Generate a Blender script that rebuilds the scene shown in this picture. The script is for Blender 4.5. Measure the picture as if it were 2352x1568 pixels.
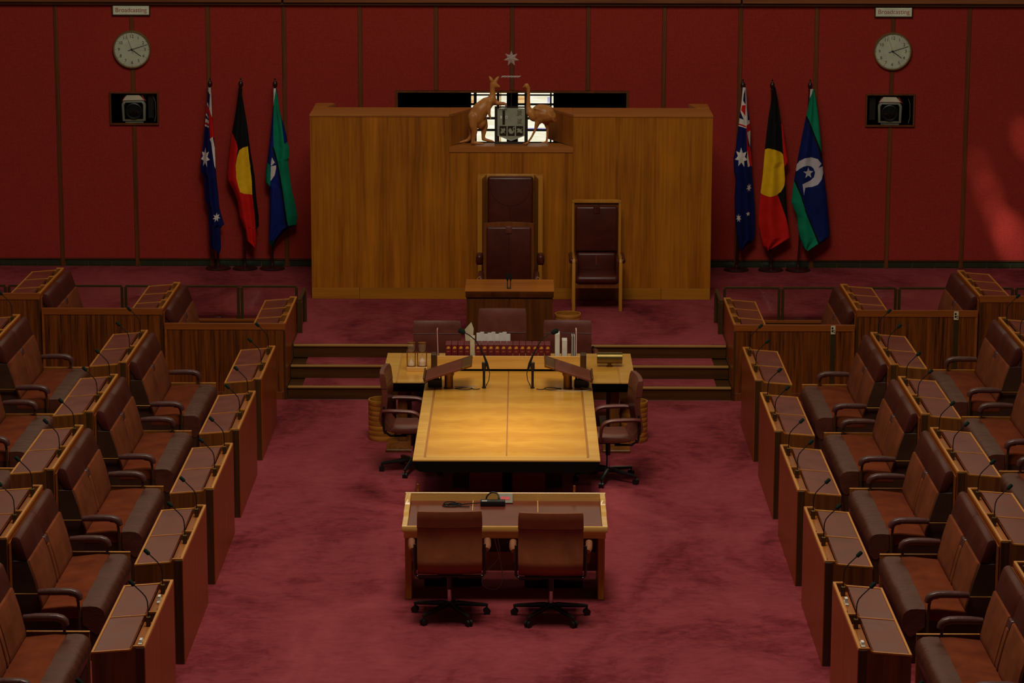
import bpy, bmesh, math, random
from mathutils import Vector, Matrix, Euler
random.seed(7)
for o in list(bpy.data.objects): bpy.data.objects.remove(o)
SC = bpy.context.scene
COL = SC.collection
PI = math.pi

# ------------------------------------------------------------------ camera
cam_d = bpy.data.cameras.new('camera'); cam = bpy.data.objects.new('camera', cam_d); COL.objects.link(cam)
cam_d.sensor_width = 36.0; cam_d.lens = 6360.2 / 2352 * 36.0
cam_d.clip_end = 200
def camera_matrix(loc, pitch, yaw, roll):
    cp, sp, cy, sy = math.cos(pitch), math.sin(pitch), math.cos(yaw), math.sin(yaw)
    f = Vector((sy * cp, cy * cp, -sp)); r = Vector((cy, -sy, 0)); d = f.cross(r)
    cr, sr = math.cos(roll), math.sin(roll)
    r2 = cr * r + sr * d; d2 = -sr * r + cr * d
    m = Matrix((( r2.x, -d2.x, -f.x, loc[0]), (r2.y, -d2.y, -f.y, loc[1]), (r2.z, -d2.z, -f.z, loc[2]), (0, 0, 0, 1)))
    return m
cam.matrix_world = camera_matrix((0.139, 0.0, 6.862), math.radians(11.503), math.radians(-0.208), math.radians(-0.124))
SC.camera = cam

# ------------------------------------------------------------------ world, lights, exposure
w = bpy.data.worlds.new('world'); SC.world = w; w.use_nodes = True
w.node_tree.nodes['Background'].inputs[0].default_value = (1.0, 0.86, 0.70, 1)
w.node_tree.nodes['Background'].inputs[1].default_value = 0.040
def area(name, loc, target, sx, sy, power, col):
    l = bpy.data.lights.new(name, 'AREA'); l.shape = 'RECTANGLE'; l.size = sx; l.size_y = sy; l.energy = power; l.color = col
    o = bpy.data.objects.new(name, l); COL.objects.link(o); o.location = loc
    o.rotation_euler = (Vector(target) - Vector(loc)).to_track_quat('-Z', 'Y').to_euler()
    return o
area('skylight', (0.0, 19.6, 13.0), (0.0, 20.2, 0.0), 3.6, 3.6, 900, (1.0, 0.90, 0.74))
area('ceiling_lamp_bank', (0.0, 25.0, 13.0), (0.0, 35.0, 2.0), 9.0, 2.0, 300, (1.0, 0.88, 0.70))
def sunbeam(src, tgt, deg, power):
    l = bpy.data.lights.new('sunbeam', 'SPOT'); l.energy = power; l.spot_size = math.radians(deg); l.spot_blend = 1.0; l.shadow_soft_size = 0.02; l.color = (1.0, 0.84, 0.80)
    o = bpy.data.objects.new('sunbeam', l); COL.objects.link(o); o.location = src; o.rotation_euler = (Vector(tgt) - Vector(src)).to_track_quat('-Z', 'Y').to_euler()
dl = area('table_downlight', (0.0, 25.9, 13.0), (0.0, 25.9, 0.0), 0.4, 2.0, 8.0, (1.0, 0.86, 0.62)); dl.data.spread = math.radians(12)
for tg, dg, pw in (((6.20, 36.46, 1.80), 1.6, 1800), ((6.34, 36.46, 1.45), 1.7, 3200), ((6.48, 36.46, 1.10), 1.6, 3200), ((6.66, 36.46, 0.86), 1.9, 9500), ((6.78, 36.46, 2.2), 1.6, 4000)):
    sunbeam((2.0, 26.0, 15.0), tg, dg, pw)
VS = SC.view_settings
SC.display_settings.display_device = 'sRGB'
VS.view_transform = 'Standard'; VS.look = 'None'; VS.gamma = 1.0; VS.use_curve_mapping = False
VS.exposure = 0.0

# ------------------------------------------------------------------ materials
def lin(c):
    return tuple(((x / 255) / 12.92 if x / 255 <= 0.04045 else ((x / 255 + 0.055) / 1.055) ** 2.4) for x in c) + (1.0,)
class NT:
    def __init__(s, name):
        s.m = bpy.data.materials.new(name); s.m.use_nodes = True; s.t = s.m.node_tree
        s.b = s.t.nodes['Principled BSDF']
    def n(s, typ, **k):
        x = s.t.nodes.new(typ)
        for a, v in k.items(): setattr(x, a, v)
        return x
    def l(s, a, b): s.t.links.new(a, b)
def coords(nt, scale, rand=True, world=False):
    if world:
        g = nt.n('ShaderNodeNewGeometry'); src = g.outputs['Position']
    else:
        g = nt.n('ShaderNodeTexCoord'); src = g.outputs['Object']
    mp = nt.n('ShaderNodeMapping'); mp.inputs['Scale'].default_value = scale
    nt.l(src, mp.inputs['Vector'])
    if rand and not world:
        oi = nt.n('ShaderNodeObjectInfo'); mu = nt.n('ShaderNodeMath', operation='MULTIPLY'); mu.inputs[1].default_value = 37.0
        nt.l(oi.outputs['Random'], mu.inputs[0]); cx = nt.n('ShaderNodeCombineXYZ')
        for i in range(3): nt.l(mu.outputs[0], cx.inputs[i])
        nt.l(cx.outputs[0], mp.inputs['Location'])
    return mp.outputs[0]
def ramp(nt, fac, stops):
    r = nt.n('ShaderNodeValToRGB'); e = r.color_ramp.elements
    while len(e) > 1: e.remove(e[-1])
    e[0].position = stops[0][0]; e[0].color = stops[0][1]
    for p, c in stops[1:]:
        x = e.new(p); x.color = c
    nt.l(fac, r.inputs[0]); return r.outputs[0]
def noise(nt, vec, scale=1.0, detail=4.0, rough=0.55, dist=0.0):
    x = nt.n('ShaderNodeTexNoise'); x.inputs['Scale'].default_value = scale; x.inputs['Detail'].default_value = detail
    x.inputs['Roughness'].default_value = rough; x.inputs['Distortion'].default_value = dist
    nt.l(vec, x.inputs['Vector']); return x.outputs['Fac']
def bump(nt, h, strength, dist=0.01):
    b = nt.n('ShaderNodeBump'); b.inputs['Strength'].default_value = strength; b.inputs['Distance'].default_value = dist
    nt.l(h, b.inputs['Height']); nt.l(b.outputs[0], nt.b.inputs['Normal'])
def plain(name, c, rough=0.5, metal=0.0, spec=0.5, emit=None):
    nt = NT(name); col = lin(c); nt.b.inputs['Roughness'].default_value = rough; nt.b.inputs['Metallic'].default_value = metal
    nt.b.inputs['Specular IOR Level'].default_value = spec
    v = coords(nt, (1, 1, 1)); f = noise(nt, v, 9.0, 3.0)
    nt.l(ramp(nt, f, [(0.3, tuple(x * 0.88 for x in col[:3]) + (1,)), (0.7, tuple(min(1, x * 1.1) for x in col[:3]) + (1,))]), nt.b.inputs['Base Color'])
    if emit:
        nt.b.inputs['Emission Color'].default_value = lin(emit[0]); nt.b.inputs['Emission Strength'].default_value = emit[1]
    return nt.m
def wood(name, dark, light, axis='z', fine=60.0, coarse=9.0, rough=0.38, contrast=(0.3, 0.7), world=False, bumpy=0.06, figure=0.0, coat=0.0):
    """grain runs along axis"""
    nt = NT(name)
    sc = {'x': (0.035, 1, 1), 'y': (1, 0.035, 1), 'z': (1, 1, 0.035)}[axis]
    v = coords(nt, sc, True, world)
    a = noise(nt, v, coarse, 5.0, 0.6, 0.6); b = noise(nt, v, fine, 3.0, 0.6)
    mx = nt.n('ShaderNodeMath', operation='MULTIPLY_ADD'); nt.l(b, mx.inputs[0]); mx.inputs[1].default_value = 0.42
    m2 = nt.n('ShaderNodeMath', operation='MULTIPLY'); nt.l(a, m2.inputs[0]); m2.inputs[1].default_value = 0.62
    nt.l(m2.outputs[0], mx.inputs[2]); fac = mx.outputs[0]
    if figure:
        v2 = coords(nt, (1.0, 1.0, 1.0), True, world); c = noise(nt, v2, 1.7, 2.0)
        m3 = nt.n('ShaderNodeMath', operation='MULTIPLY_ADD'); nt.l(c, m3.inputs[0]); m3.inputs[1].default_value = figure; 
        sub = nt.n('ShaderNodeMath', operation='SUBTRACT'); nt.l(fac, sub.inputs[0]); sub.inputs[1].default_value = figure * 0.5
        nt.l(sub.outputs[0], m3.inputs[2]); fac = m3.outputs[0]
    mid = tuple((x + y) / 2 for x, y in zip(lin(dark), lin(light)))
    nt.l(ramp(nt, fac, [(contrast[0], lin(dark)), (0.5, mid), (contrast[1], lin(light))]), nt.b.inputs['Base Color'])
    nt.b.inputs['Roughness'].default_value = rough
    nt.b.inputs['Coat Weight'].default_value = coat; nt.b.inputs['Coat Roughness'].default_value = 0.15
    bump(nt, b, bumpy, 0.004)
    return nt.m
def leather(name, c, rough=0.42, wrinkle=0.25, scale=7.0, stretch=(1, 1, 1), spec=0.5):
    nt = NT(name); col = lin(c); v = coords(nt, stretch)
    f = noise(nt, v, scale, 5.0, 0.6, 0.4); g = noise(nt, v, 160.0, 2.0)
    nt.l(ramp(nt, f, [(0.3, tuple(x * 0.78 for x in col[:3]) + (1,)), (0.72, tuple(min(1, x * 1.2) for x in col[:3]) + (1,))]), nt.b.inputs['Base Color'])
    nt.b.inputs['Specular IOR Level'].default_value = spec
    m = nt.n('ShaderNodeMapRange'); m.inputs[3].default_value = rough - 0.08; m.inputs[4].default_value = rough + 0.12
    nt.l(f, m.inputs[0]); nt.l(m.outputs[0], nt.b.inputs['Roughness'])
    a = nt.n('ShaderNodeMath', operation='MULTIPLY_ADD'); nt.l(g, a.inputs[0]); a.inputs[1].default_value = 0.12; nt.l(f, a.inputs[2])
    if wrinkle: bump(nt, a.outputs[0], wrinkle, 0.02)
    return nt.m
def carpet(name):
    nt = NT(name); v = coords(nt, (1, 1, 1), False, True)
    v2 = coords(nt, (1.0, 0.50, 1), False, True); v3 = coords(nt, (0.5, 0.75, 1), False, True)
    a = noise(nt, v2, 0.9, 6.0, 0.62, 0.9); b = noise(nt, v3, 11.0, 7.0, 0.72, 1.0); c = noise(nt, v, 95.0, 2.0)
    m1 = nt.n('ShaderNodeMath', operation='MULTIPLY_ADD'); nt.l(b, m1.inputs[0]); m1.inputs[1].default_value = 0.32
    m0 = nt.n('ShaderNodeMath', operation='MULTIPLY'); nt.l(a, m0.inputs[0]); m0.inputs[1].default_value = 0.63; nt.l(m0.outputs[0], m1.inputs[2])
    m2 = nt.n('ShaderNodeMath', operation='MULTIPLY_ADD'); nt.l(c, m2.inputs[0]); m2.inputs[1].default_value = 0.05; nt.l(m1.outputs[0], m2.inputs[2])
    nt.l(ramp(nt, m2.outputs[0], [(0.36, lin((76, 20, 27))), (0.43, lin((114, 39, 46))), (0.50, lin((137, 55, 61))), (0.64, lin((156, 70, 75)))]), nt.b.inputs['Base Color'])
    nt.b.inputs['Roughness'].default_value = 0.95; nt.b.inputs['Specular IOR Level'].default_value = 0.1
    nt.b.inputs['Sheen Weight'].default_value = 0.25; nt.b.inputs['Sheen Roughness'].default_value = 0.5
    nt.b.inputs['Sheen Tint'].default_value = lin((190, 90, 95))
    bump(nt, c, 0.5, 0.01)
    return nt.m
def wall_fabric(name):
    nt = NT(name); g = nt.n('ShaderNodeNewGeometry'); sx = nt.n('ShaderNodeSeparateXYZ'); nt.l(g.outputs['Position'], sx.inputs[0])
    outs = []
    for ax, fq in (('X', 300.0), ('Z', 300.0)):
        m = nt.n('ShaderNodeMath', operation='MULTIPLY'); nt.l(sx.outputs[ax], m.inputs[0]); m.inputs[1].default_value = fq
        s = nt.n('ShaderNodeMath', operation='SINE'); nt.l(m.outputs[0], s.inputs[0]); outs.append(s.outputs[0])
    ad = nt.n('ShaderNodeMath', operation='ADD'); nt.l(outs[0], ad.inputs[0]); nt.l(outs[1], ad.inputs[1])
    v = coords(nt, (1, 1, 1), False, True); n1 = noise(nt, v, 45.0, 3.0, 0.7); n2 = noise(nt, v, 1.3, 2.0)
    k = nt.n('ShaderNodeMath', operation='MULTIPLY_ADD'); nt.l(ad.outputs[0], k.inputs[0]); k.inputs[1].default_value = 0.09; nt.l(n1, k.inputs[2])
    k2 = nt.n('ShaderNodeMath', operation='MULTIPLY_ADD'); nt.l(n2, k2.inputs[0]); k2.inputs[1].default_value = 0.25; nt.l(k.outputs[0], k2.inputs[2])
    nt.l(ramp(nt, k2.outputs[0], [(0.35, lin((146, 45, 36))), (0.85, lin((168, 56, 46)))]), nt.b.inputs['Base Color'])
    nt.b.inputs['Roughness'].default_value = 0.95; nt.b.inputs['Specular IOR Level'].default_value = 0.08
    bump(nt, k.outputs[0], 0.25, 0.004)
    return nt.m
def weave(name, c1, c2):
    nt = NT(name); v = coords(nt, (1, 1, 1)); f = noise(nt, v, 4.0, 5.0, 0.6); g = noise(nt, v, 220.0, 2.0)
    m = nt.n('ShaderNodeMath', operation='MULTIPLY_ADD'); nt.l(g, m.inputs[0]); m.inputs[1].default_value = 0.25; nt.l(f, m.inputs[2])
    nt.l(ramp(nt, m.outputs[0], [(0.42, lin(c1)), (0.8, lin(c2))]), nt.b.inputs['Base Color'])
    nt.b.inputs['Roughness'].default_value = 0.9; nt.b.inputs['Specular IOR Level'].default_value = 0.12; nt.b.inputs['Sheen Weight'].default_value = 0.0
    bump(nt, g, 0.3, 0.004)
    return nt.m
def glass(name, tint=(1, 1, 1), rough=0.02, alpha=0.12):
    nt = NT(name); t = nt.t; tr = nt.n('ShaderNodeBsdfTransparent'); gl = nt.n('ShaderNodeBsdfGlossy'); mx = nt.n('ShaderNodeMixShader')
    fr = nt.n('ShaderNodeFresnel'); fr.inputs[0].default_value = 1.45
    ad = nt.n('ShaderNodeMath', operation='ADD'); ad.inputs[1].default_value = alpha * 0.25; nt.l(fr.outputs[0], ad.inputs[0])
    tr.inputs[0].default_value = tint + (1,); gl.inputs['Roughness'].default_value = rough
    nt.l(ad.outputs[0], mx.inputs[0]); nt.l(tr.outputs[0], mx.inputs[1]); nt.l(gl.outputs[0], mx.inputs[2])
    nt.l(mx.outputs[0], t.nodes['Material Output'].inputs[0])
    return nt.m
def pane_light(name, c1, c2, strength):
    nt = NT(name); v = coords(nt, (0.6, 1, 5)); f = noise(nt, v, 5.0, 3.0)
    r = ramp(nt, f, [(0.35, lin(c1)), (0.65, lin(c2))]); nt.l(r, nt.b.inputs['Emission Color']); nt.b.inputs['Emission Strength'].default_value = strength
    nt.b.inputs['Base Color'].default_value = lin((120, 110, 90)); nt.b.inputs['Roughness'].default_value = 0.2
    return nt.m

M = {}
M['carpet'] = carpet('burgundy_carpet')
M['wallfab'] = wall_fabric('red_wall_fabric')
M['mull'] = wood('mullion_timber', (74, 36, 14), (128, 70, 24), 'z')
M['beam'] = wood('beam_timber', (96, 50, 24), (150, 88, 44), 'x')
M['beam_dark'] = wood('fascia_timber', (58, 30, 12), (96, 54, 20), 'x')
M['screen'] = wood('screen_veneer', (118, 62, 4), (198, 120, 20), 'z', 40, 5.0, 0.34, (0.32, 0.70), figure=0.16)
M['screen_cap'] = wood('screen_cap_timber', (150, 86, 28), (186, 116, 46), 'x', rough=0.35)
M['screen_base'] = wood('screen_base_timber', (150, 92, 12), (186, 122, 26), 'x')
def table_veneer(name):
    nt = NT(name); g = nt.n('ShaderNodeNewGeometry'); sx = nt.n('ShaderNodeSeparateXYZ'); nt.l(g.outputs['Position'], sx.inputs[0])
    ab = nt.n('ShaderNodeMath', operation='ABSOLUTE'); nt.l(sx.outputs['X'], ab.inputs[0])
    cx = nt.n('ShaderNodeCombineXYZ'); nt.l(ab.outputs[0], cx.inputs[0]); nt.l(sx.outputs['Y'], cx.inputs[1])
    mp = nt.n('ShaderNodeMapping'); mp.inputs['Scale'].default_value = (1.1, 1.0, 1.0); nt.l(cx.outputs[0], mp.inputs[0])
    n0 = noise(nt, mp.outputs[0], 2.6, 3.0, 0.5, 0.8)
    w = nt.n('ShaderNodeMath', operation='MULTIPLY_ADD'); nt.l(n0, w.inputs[0]); w.inputs[1].default_value = 7.0
    y = nt.n('ShaderNodeMath', operation='MULTIPLY'); nt.l(sx.outputs['Y'], y.inputs[0]); y.inputs[1].default_value = 12.0; nt.l(y.outputs[0], w.inputs[2])
    sn = nt.n('ShaderNodeMath', operation='SINE'); nt.l(w.outputs[0], sn.inputs[0])
    mp2 = nt.n('ShaderNodeMapping'); mp2.inputs['Scale'].default_value = (0.05, 1.0, 1.0); nt.l(cx.outputs[0], mp2.inputs[0])
    f = noise(nt, mp2.outputs[0], 55.0, 4.0, 0.6)
    k = nt.n('ShaderNodeMath', operation='MULTIPLY_ADD'); nt.l(sn.outputs[0], k.inputs[0]); k.inputs[1].default_value = 0.13; nt.l(f, k.inputs[2])
    nt.l(ramp(nt, k.outputs[0], [(0.15, lin((208, 142, 50))), (0.5, lin((230, 166, 64))), (0.85, lin((250, 192, 80)))]), nt.b.inputs['Base Color'])
    nt.b.inputs['Roughness'].default_value = 0.26; nt.b.inputs['Coat Weight'].default_value = 0.3; nt.b.inputs['Coat Roughness'].default_value = 0.12
    return nt.m
M['table'] = table_veneer('table_veneer')
M['table_border'] = wood('table_border_veneer', (216, 154, 68), (246, 194, 98), 'x', 60, 8, 0.25, coat=0.3)
M['inlay'] = wood('inlay_timber', (156, 98, 36), (188, 124, 54), 'y')
M['gold'] = wood('golden_timber', (206, 150, 70), (240, 190, 108), 'x', rough=0.3, coat=0.2)
M['desk_end'] = wood('desk_end_veneer', (70, 34, 10), (140, 80, 26), 'z', 36, 11.0, 0.4)
M['desk_aisle'] = wood('desk_aisle_veneer', (134, 56, 3), (164, 78, 6), 'z', 70, 14.0, 0.34)
M['desk_aisle'].node_tree.nodes['Principled BSDF'].inputs['Specular IOR Level'].default_value = 0.3
M['desk_dark'] = wood('desk_dark_post', (44, 24, 8), (84, 50, 18), 'z', 40, 12, 0.4)
M['trim'] = wood('desk_edge_trim', (176, 106, 32), (214, 142, 56), 'y', rough=0.32)
M['tray'] = wood('tray_timber', (120, 62, 18), (170, 96, 32), 'y', rough=0.4)
M['zebra'] = wood('striped_box_veneer', (30, 12, 3), (138, 70, 20), 'z', 60, 24.0, 0.33, (0.36, 0.68), coat=0.1)
M['rail_wood'] = wood('box_rail_timber', (118, 56, 16), (156, 84, 28), 'x', rough=0.33)
M['step'] = wood('step_riser_timber', (48, 26, 7), (84, 50, 15), 'x', 40, 9, 0.3, coat=0.15)
M['nosing'] = wood('step_nosing_timber', (140, 100, 44), (182, 138, 72), 'x', rough=0.3)
M['pres'] = wood('president_desk_veneer', (64, 32, 8), (118, 62, 16), 'z', 40, 8, 0.35)
M['pres_top'] = wood('president_desk_top_veneer', (150, 80, 20), (204, 122, 40), 'x', 30, 6, 0.25, figure=0.2)
M['chairwood'] = wood('chair_timber', (160, 100, 22), (204, 140, 46), 'z', rough=0.35)
M['chairwood_d'] = wood('chair_timber_dark', (96, 46, 16), (136, 72, 24), 'z', rough=0.35)
M['carved'] = wood('carved_timber', (164, 98, 38), (206, 136, 64), 'z', 30, 6, 0.42)
M['binwood'] = wood('bin_veneer', (136, 80, 22), (188, 122, 46), 'x', 22, 7, 0.33, (0.35, 0.66))
M['desk_leather'] = leather('desk_writing_leather', (112, 48, 34), 0.30, 0.0, 4.0, spec=0.6)
M['seat_leather'] = leather('bench_leather', (86, 44, 31), 0.33, 0.55, 7.0, (0.6, 1.9, 0.8), spec=0.6)
M['dark_leather'] = leather('bench_dark_leather', (78, 29, 21), 0.40, 0.15, 6.0, spec=0.45)
M['side_leather'] = leather('bench_side_leather', (60, 34, 18), 0.5, 0.15, 5.0, spec=0.35)
M['arm_leather'] = leather('armrest_leather', (84, 46, 40), 0.36, 0.2, 12.0, spec=0.6)
M['chair_leather'] = leather('chair_leather', (132, 70, 38), 0.42, 0.10, 5.0)
M['chair_leather_d'] = leather('chair_leather_dark', (106, 52, 40), 0.34, 0.12, 5.0)
M['throne_leather'] = leather('high_chair_leather', (78, 28, 17), 0.36, 0.10, 4.0, spec=0.4)
M['fabric'] = weave('bench_fabric', (104, 49, 24), (130, 66, 36))
M['seat_fabric'] = weave('bench_seat_fabric', (98, 40, 18), (124, 57, 27))
M['black'] = plain('black_plastic', (22, 22, 22), 0.4)
M['blackrub'] = plain('black_table_skirt', (16, 13, 10), 0.8, spec=0.1)
M['foam'] = plain('foam_windshield', (26, 42, 36), 0.95, spec=0.1)
M['blackmetal'] = plain('black_chair_metal', (26, 28, 26), 0.28, spec=0.6)
M['chrome'] = plain('polished_metal', (190, 190, 188), 0.12, 1.0)
M['brass'] = plain('brass', (190, 140, 60), 0.3, 1.0)
M['bronze'] = plain('bronze', (134, 98, 48), 0.38, 0.9)
M['brassdark'] = plain('dull_brass', (96, 78, 42), 0.45, 0.8)
M['lampbrass'] = plain('lamp_brass', (118, 98, 52), 0.34, 0.85)
M['bulb'] = plain('hourglass_glass', (232, 206, 168), 0.1, 0.0, 0.6); M['bulb'].node_tree.nodes['Principled BSDF'].inputs['Alpha'].default_value = 0.2
M['goldleaf'] = plain('gold_print', (222, 160, 60), 0.4)
M['binder'] = plain('maroon_binder', (108, 16, 26), 0.5)
M['white'] = plain('white_paper', (222, 218, 206), 0.8)
M['cream'] = plain('cream_paper', (206, 192, 156), 0.8)
M['redcover'] = plain('red_cover', (150, 26, 30), 0.5)
M['whitecable'] = plain('white_cable', (210, 200, 180), 0.5)
M['inlay_fine'] = wood('fine_inlay_timber', (190, 126, 50), (212, 148, 64), 'y')
M['tile'] = plain('green_tile', (44, 54, 36), 0.25, spec=0.6)
M['grout'] = plain('skirting_metal', (92, 80, 46), 0.5)
M['dial'] = plain('clock_dial', (250, 244, 222), 0.5)
M['clockrim'] = plain('clock_rim', (150, 124, 72), 0.35, 0.5)
M['ink'] = plain('black_ink', (26, 24, 20), 0.6)
M['redink'] = plain('red_ink', (168, 60, 40), 0.6)
M['redhand'] = plain('red_hand', (150, 44, 40), 0.6)
M['sign'] = plain('sign_plate', (226, 232, 204), 0.4)
M['camwhite'] = plain('camera_shell', (206, 196, 168), 0.4)
M['camgrey'] = plain('camera_hood', (120, 122, 104), 0.5)
M['lens'] = plain('lens_glass', (10, 12, 14), 0.06, spec=0.8)
M['void'] = plain('dark_recess', (9, 8, 7), 0.9, spec=0.05)
M['slotdark'] = plain('dark_window_reveal', (14, 11, 9), 0.7, spec=0.1)
M['glass'] = glass('clear_glass', (0.97, 0.98, 0.96))
M['crystal'] = glass('cut_glass', (0.92, 0.88, 0.84), 0.12, 0.9)
M['frost'] = plain('frosted_crystal', (214, 196, 188), 0.2, 0.0, 0.9); M['frost'].node_tree.nodes['Principled BSDF'].inputs['Alpha'].default_value = 0.55
M['etched'] = plain('etched_glass', (150, 154, 132), 0.35, 0.0, 0.6)
M['etched_dark'] = plain('dark_etched_glass', (40, 34, 28), 0.15, spec=0.7)
M['pane'] = pane_light('leadlight_pane', (232, 226, 190), (255, 252, 235), 1.0)
M['pane_amber'] = pane_light('amber_pane', (214, 150, 92), (250, 214, 150), 0.9)
M['pane_violet'] = pane_light('violet_pane', (120, 110, 190), (210, 205, 235), 0.9)
M['sheen_pane'] = pane_light('added_sheen_pane', (240, 222, 186), (250, 236, 204), 0.8)  # glow of the unseen panes added over the back wall for sheen
M['poledark'] = wood('flag_pole_timber', (28, 12, 8), (58, 26, 16), 'z', rough=0.3)
M['sand'] = plain('hourglass_sand', (226, 196, 160), 0.9)
M['led'] = plain('red_led', (150, 20, 16), 0.4, emit=((200, 30, 20), 0.35))
M['devgrey'] = plain('grey_device', (120, 112, 88), 0.5)
M['concrete'] = plain('dark_wall', (40, 18, 12), 0.9)
FC = {'navy': (16, 24, 84), 'navy2': (14, 30, 92), 'blue': (18, 36, 112), 'black': (20, 20, 18), 'red': (206, 28, 22), 'white': (228, 220, 210),
      'grey': (200, 194, 200), 'green': (16, 132, 96), 'dgreen': (8, 52, 44), 'yellow': (240, 188, 24)}
for k, c in FC.items(): M['flag_' + k] = plain('flag_' + k, c, 0.75, spec=0.15)

# ------------------------------------------------------------------ mesh helpers
class MB:
    def __init__(s): s.v = []; s.f = []; s.mi = []
    def add(s, vs, fs, mi=0):
        o = len(s.v); s.v += [tuple(p) for p in vs]; s.f += [tuple(i + o for i in f) for f in fs]; s.mi += [mi] * len(fs); return s
    def box(s, x0, x1, y0, y1, z0, z1, mi=0):
        vs = [(x, y, z) for z in (z0, z1) for y in (y0, y1) for x in (x0, x1)]
        return s.add(vs, [(0, 2, 3, 1), (4, 5, 7, 6), (0, 1, 5, 4), (2, 6, 7, 3), (0, 4, 6, 2), (1, 3, 7, 5)], mi)
    def holed(s, x0, x1, z0, z1, y0, y1, holes, mi=0):
        """upright slab with rectangular openings (hx0, hx1, hz0, hz1)"""
        hs = [h for h in holes if h[0] < x1 and h[1] > x0 and h[2] < z1 and h[3] > z0]
        xs = sorted({x0, x1} | {min(max(q, x0), x1) for h in hs for q in h[:2]}); zs = sorted({z0, z1} | {min(max(q, z0), z1) for h in hs for q in h[2:]})
        for a, b in zip(xs, xs[1:]):
            run = None
            for c, d in zip(zs, zs[1:]):
                if any(h[0] < (a + b) / 2 < h[1] and h[2] < (c + d) / 2 < h[3] for h in hs):
                    if run: s.box(a, b, y0, y1, run[0], run[1], mi); run = None
                else: run = (run[0], d) if run else (c, d)
            if run: s.box(a, b, y0, y1, run[0], run[1], mi)
        return s
    def rbox(s, x0, x1, y0, y1, z0, z1, r=0.01, seg=2, mi=0):
        bm = bmesh.new(); bmesh.ops.create_cube(bm, size=1.0)
        for v in bm.verts: v.co = Vector(((x0 + x1) / 2 + v.co.x * (x1 - x0), (y0 + y1) / 2 + v.co.y * (y1 - y0), (z0 + z1) / 2 + v.co.z * (z1 - z0)))
        r = min(r, abs(x1 - x0) * .49, abs(y1 - y0) * .49, abs(z1 - z0) * .49)
        bmesh.ops.bevel(bm, geom=bm.edges[:], offset=r, segments=seg, affect='EDGES', profile=0.5)
        return s.bm(bm, mi)
    def bm(s, bm, mi=0):
        bm.verts.index_update(); s.add([v.co[:] for v in bm.verts], [[v.index for v in f.verts] for f in bm.faces], mi); bm.free(); return s
    def prism(s, poly, axis, a, b, mi=0):
        n = len(poly)
        def P(p, t): return {'y': (p[0], t, p[1]), 'x': (t, p[0], p[1]), 'z': (p[0], p[1], t)}[axis]
        vs = [P(p, a) for p in poly] + [P(p, b) for p in poly]
        fs = [tuple(range(n)), tuple(range(2 * n - 1, n - 1, -1))] + [(i, (i + 1) % n, n + (i + 1) % n, n + i) for i in range(n)]
        return s.add(vs, fs, mi)
    def rprism(s, poly, axis, a, b, r=0.006, seg=1, mi=0):
        t = MB().prism(poly, axis, a, b); bm = bmesh.new(); vs = [bm.verts.new(p) for p in t.v]
        for f in t.f: bm.faces.new([vs[i] for i in f])
        bmesh.ops.recalc_face_normals(bm, faces=bm.faces[:])
        bmesh.ops.bevel(bm, geom=bm.edges[:], offset=r, segments=seg, affect='EDGES', profile=0.5, clamp_overlap=True)
        return s.bm(bm, mi)
    def loft(s, rings, closed=True, caps=True, mi=0):
        n = len(rings[0]); vs = [p for r in rings for p in r]; fs = []
        for k in range(len(rings) - 1):
            for i in range(n if closed else n - 1):
                j = (i + 1) % n; fs.append((k * n + i, k * n + j, (k + 1) * n + j, (k + 1) * n + i))
        if caps and closed: fs += [tuple(range(n - 1, -1, -1)), tuple(range((len(rings) - 1) * n, len(rings) * n))]
        return s.add(vs, fs, mi)
    def tube(s, path, r, n=8, mi=0, flat=1.0):
        path = [Vector(p) for p in path]; rs = r if isinstance(r, (list, tuple)) else [r] * len(path); rings = []; up = None
        for k, p in enumerate(path):
            d = (path[min(k + 1, len(path) - 1)] - path[max(k - 1, 0)]).normalized()
            if up is None: up = Vector((0, 0, 1)) if abs(d.z) < 0.9 else Vector((0, 1, 0))
            a = d.cross(up).normalized(); b = a.cross(d).normalized(); up = b
            rings.append([tuple(p + a * (rs[k] * math.cos(2 * PI * i / n)) + b * (rs[k] * flat * math.sin(2 * PI * i / n))) for i in range(n)])
        return s.loft(rings, True, True, mi)
    def lathe(s, prof, cx=0, cy=0, n=24, mi=0, caps=True):
        rings = [[(cx + max(r, 1e-4) * math.cos(2 * PI * i / n), cy + max(r, 1e-4) * math.sin(2 * PI * i / n), z) for i in range(n)] for r, z in prof]
        return s.loft(rings, True, caps, mi)
    def ball(s, c, r, sc=(1, 1, 1), mi=0, u=14, v=9):
        bm = bmesh.new(); bmesh.ops.create_uvsphere(bm, u_segments=u, v_segments=v, radius=r)
        for q in bm.verts: q.co = Vector((c[0] + q.co.x * sc[0], c[1] + q.co.y * sc[1], c[2] + q.co.z * sc[2]))
        return s.bm(bm, mi)
    def xf(s, fn): s.v = [tuple(fn(Vector(p))) for p in s.v]; return s
    def build(s, name, mats, parent=None, smooth=35, loc=None):
        me = bpy.data.meshes.new(name); bm = bmesh.new(); vs = [bm.verts.new(p) for p in s.v]
        for f, mi in zip(s.f, s.mi):
            try: q = bm.faces.new([vs[i] for i in f]); q.material_index = mi
            except ValueError: pass
        bmesh.ops.recalc_face_normals(bm, faces=bm.faces[:]); bm.to_mesh(me); bm.free()
        for m in (mats if isinstance(mats, (list, tuple)) else [mats]): me.materials.append(M[m])
        if smooth:
            me.shade_smooth(); me.set_sharp_from_angle(angle=math.radians(smooth))
        o = bpy.data.objects.new(name, me); COL.objects.link(o)
        if parent is not None: o.parent = parent
        if loc: o.location = loc
        return o
def tag(o, label, cat, group=None):
    o['label'] = label; o['category'] = cat
    if group: o['group'] = group
    return o
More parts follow.
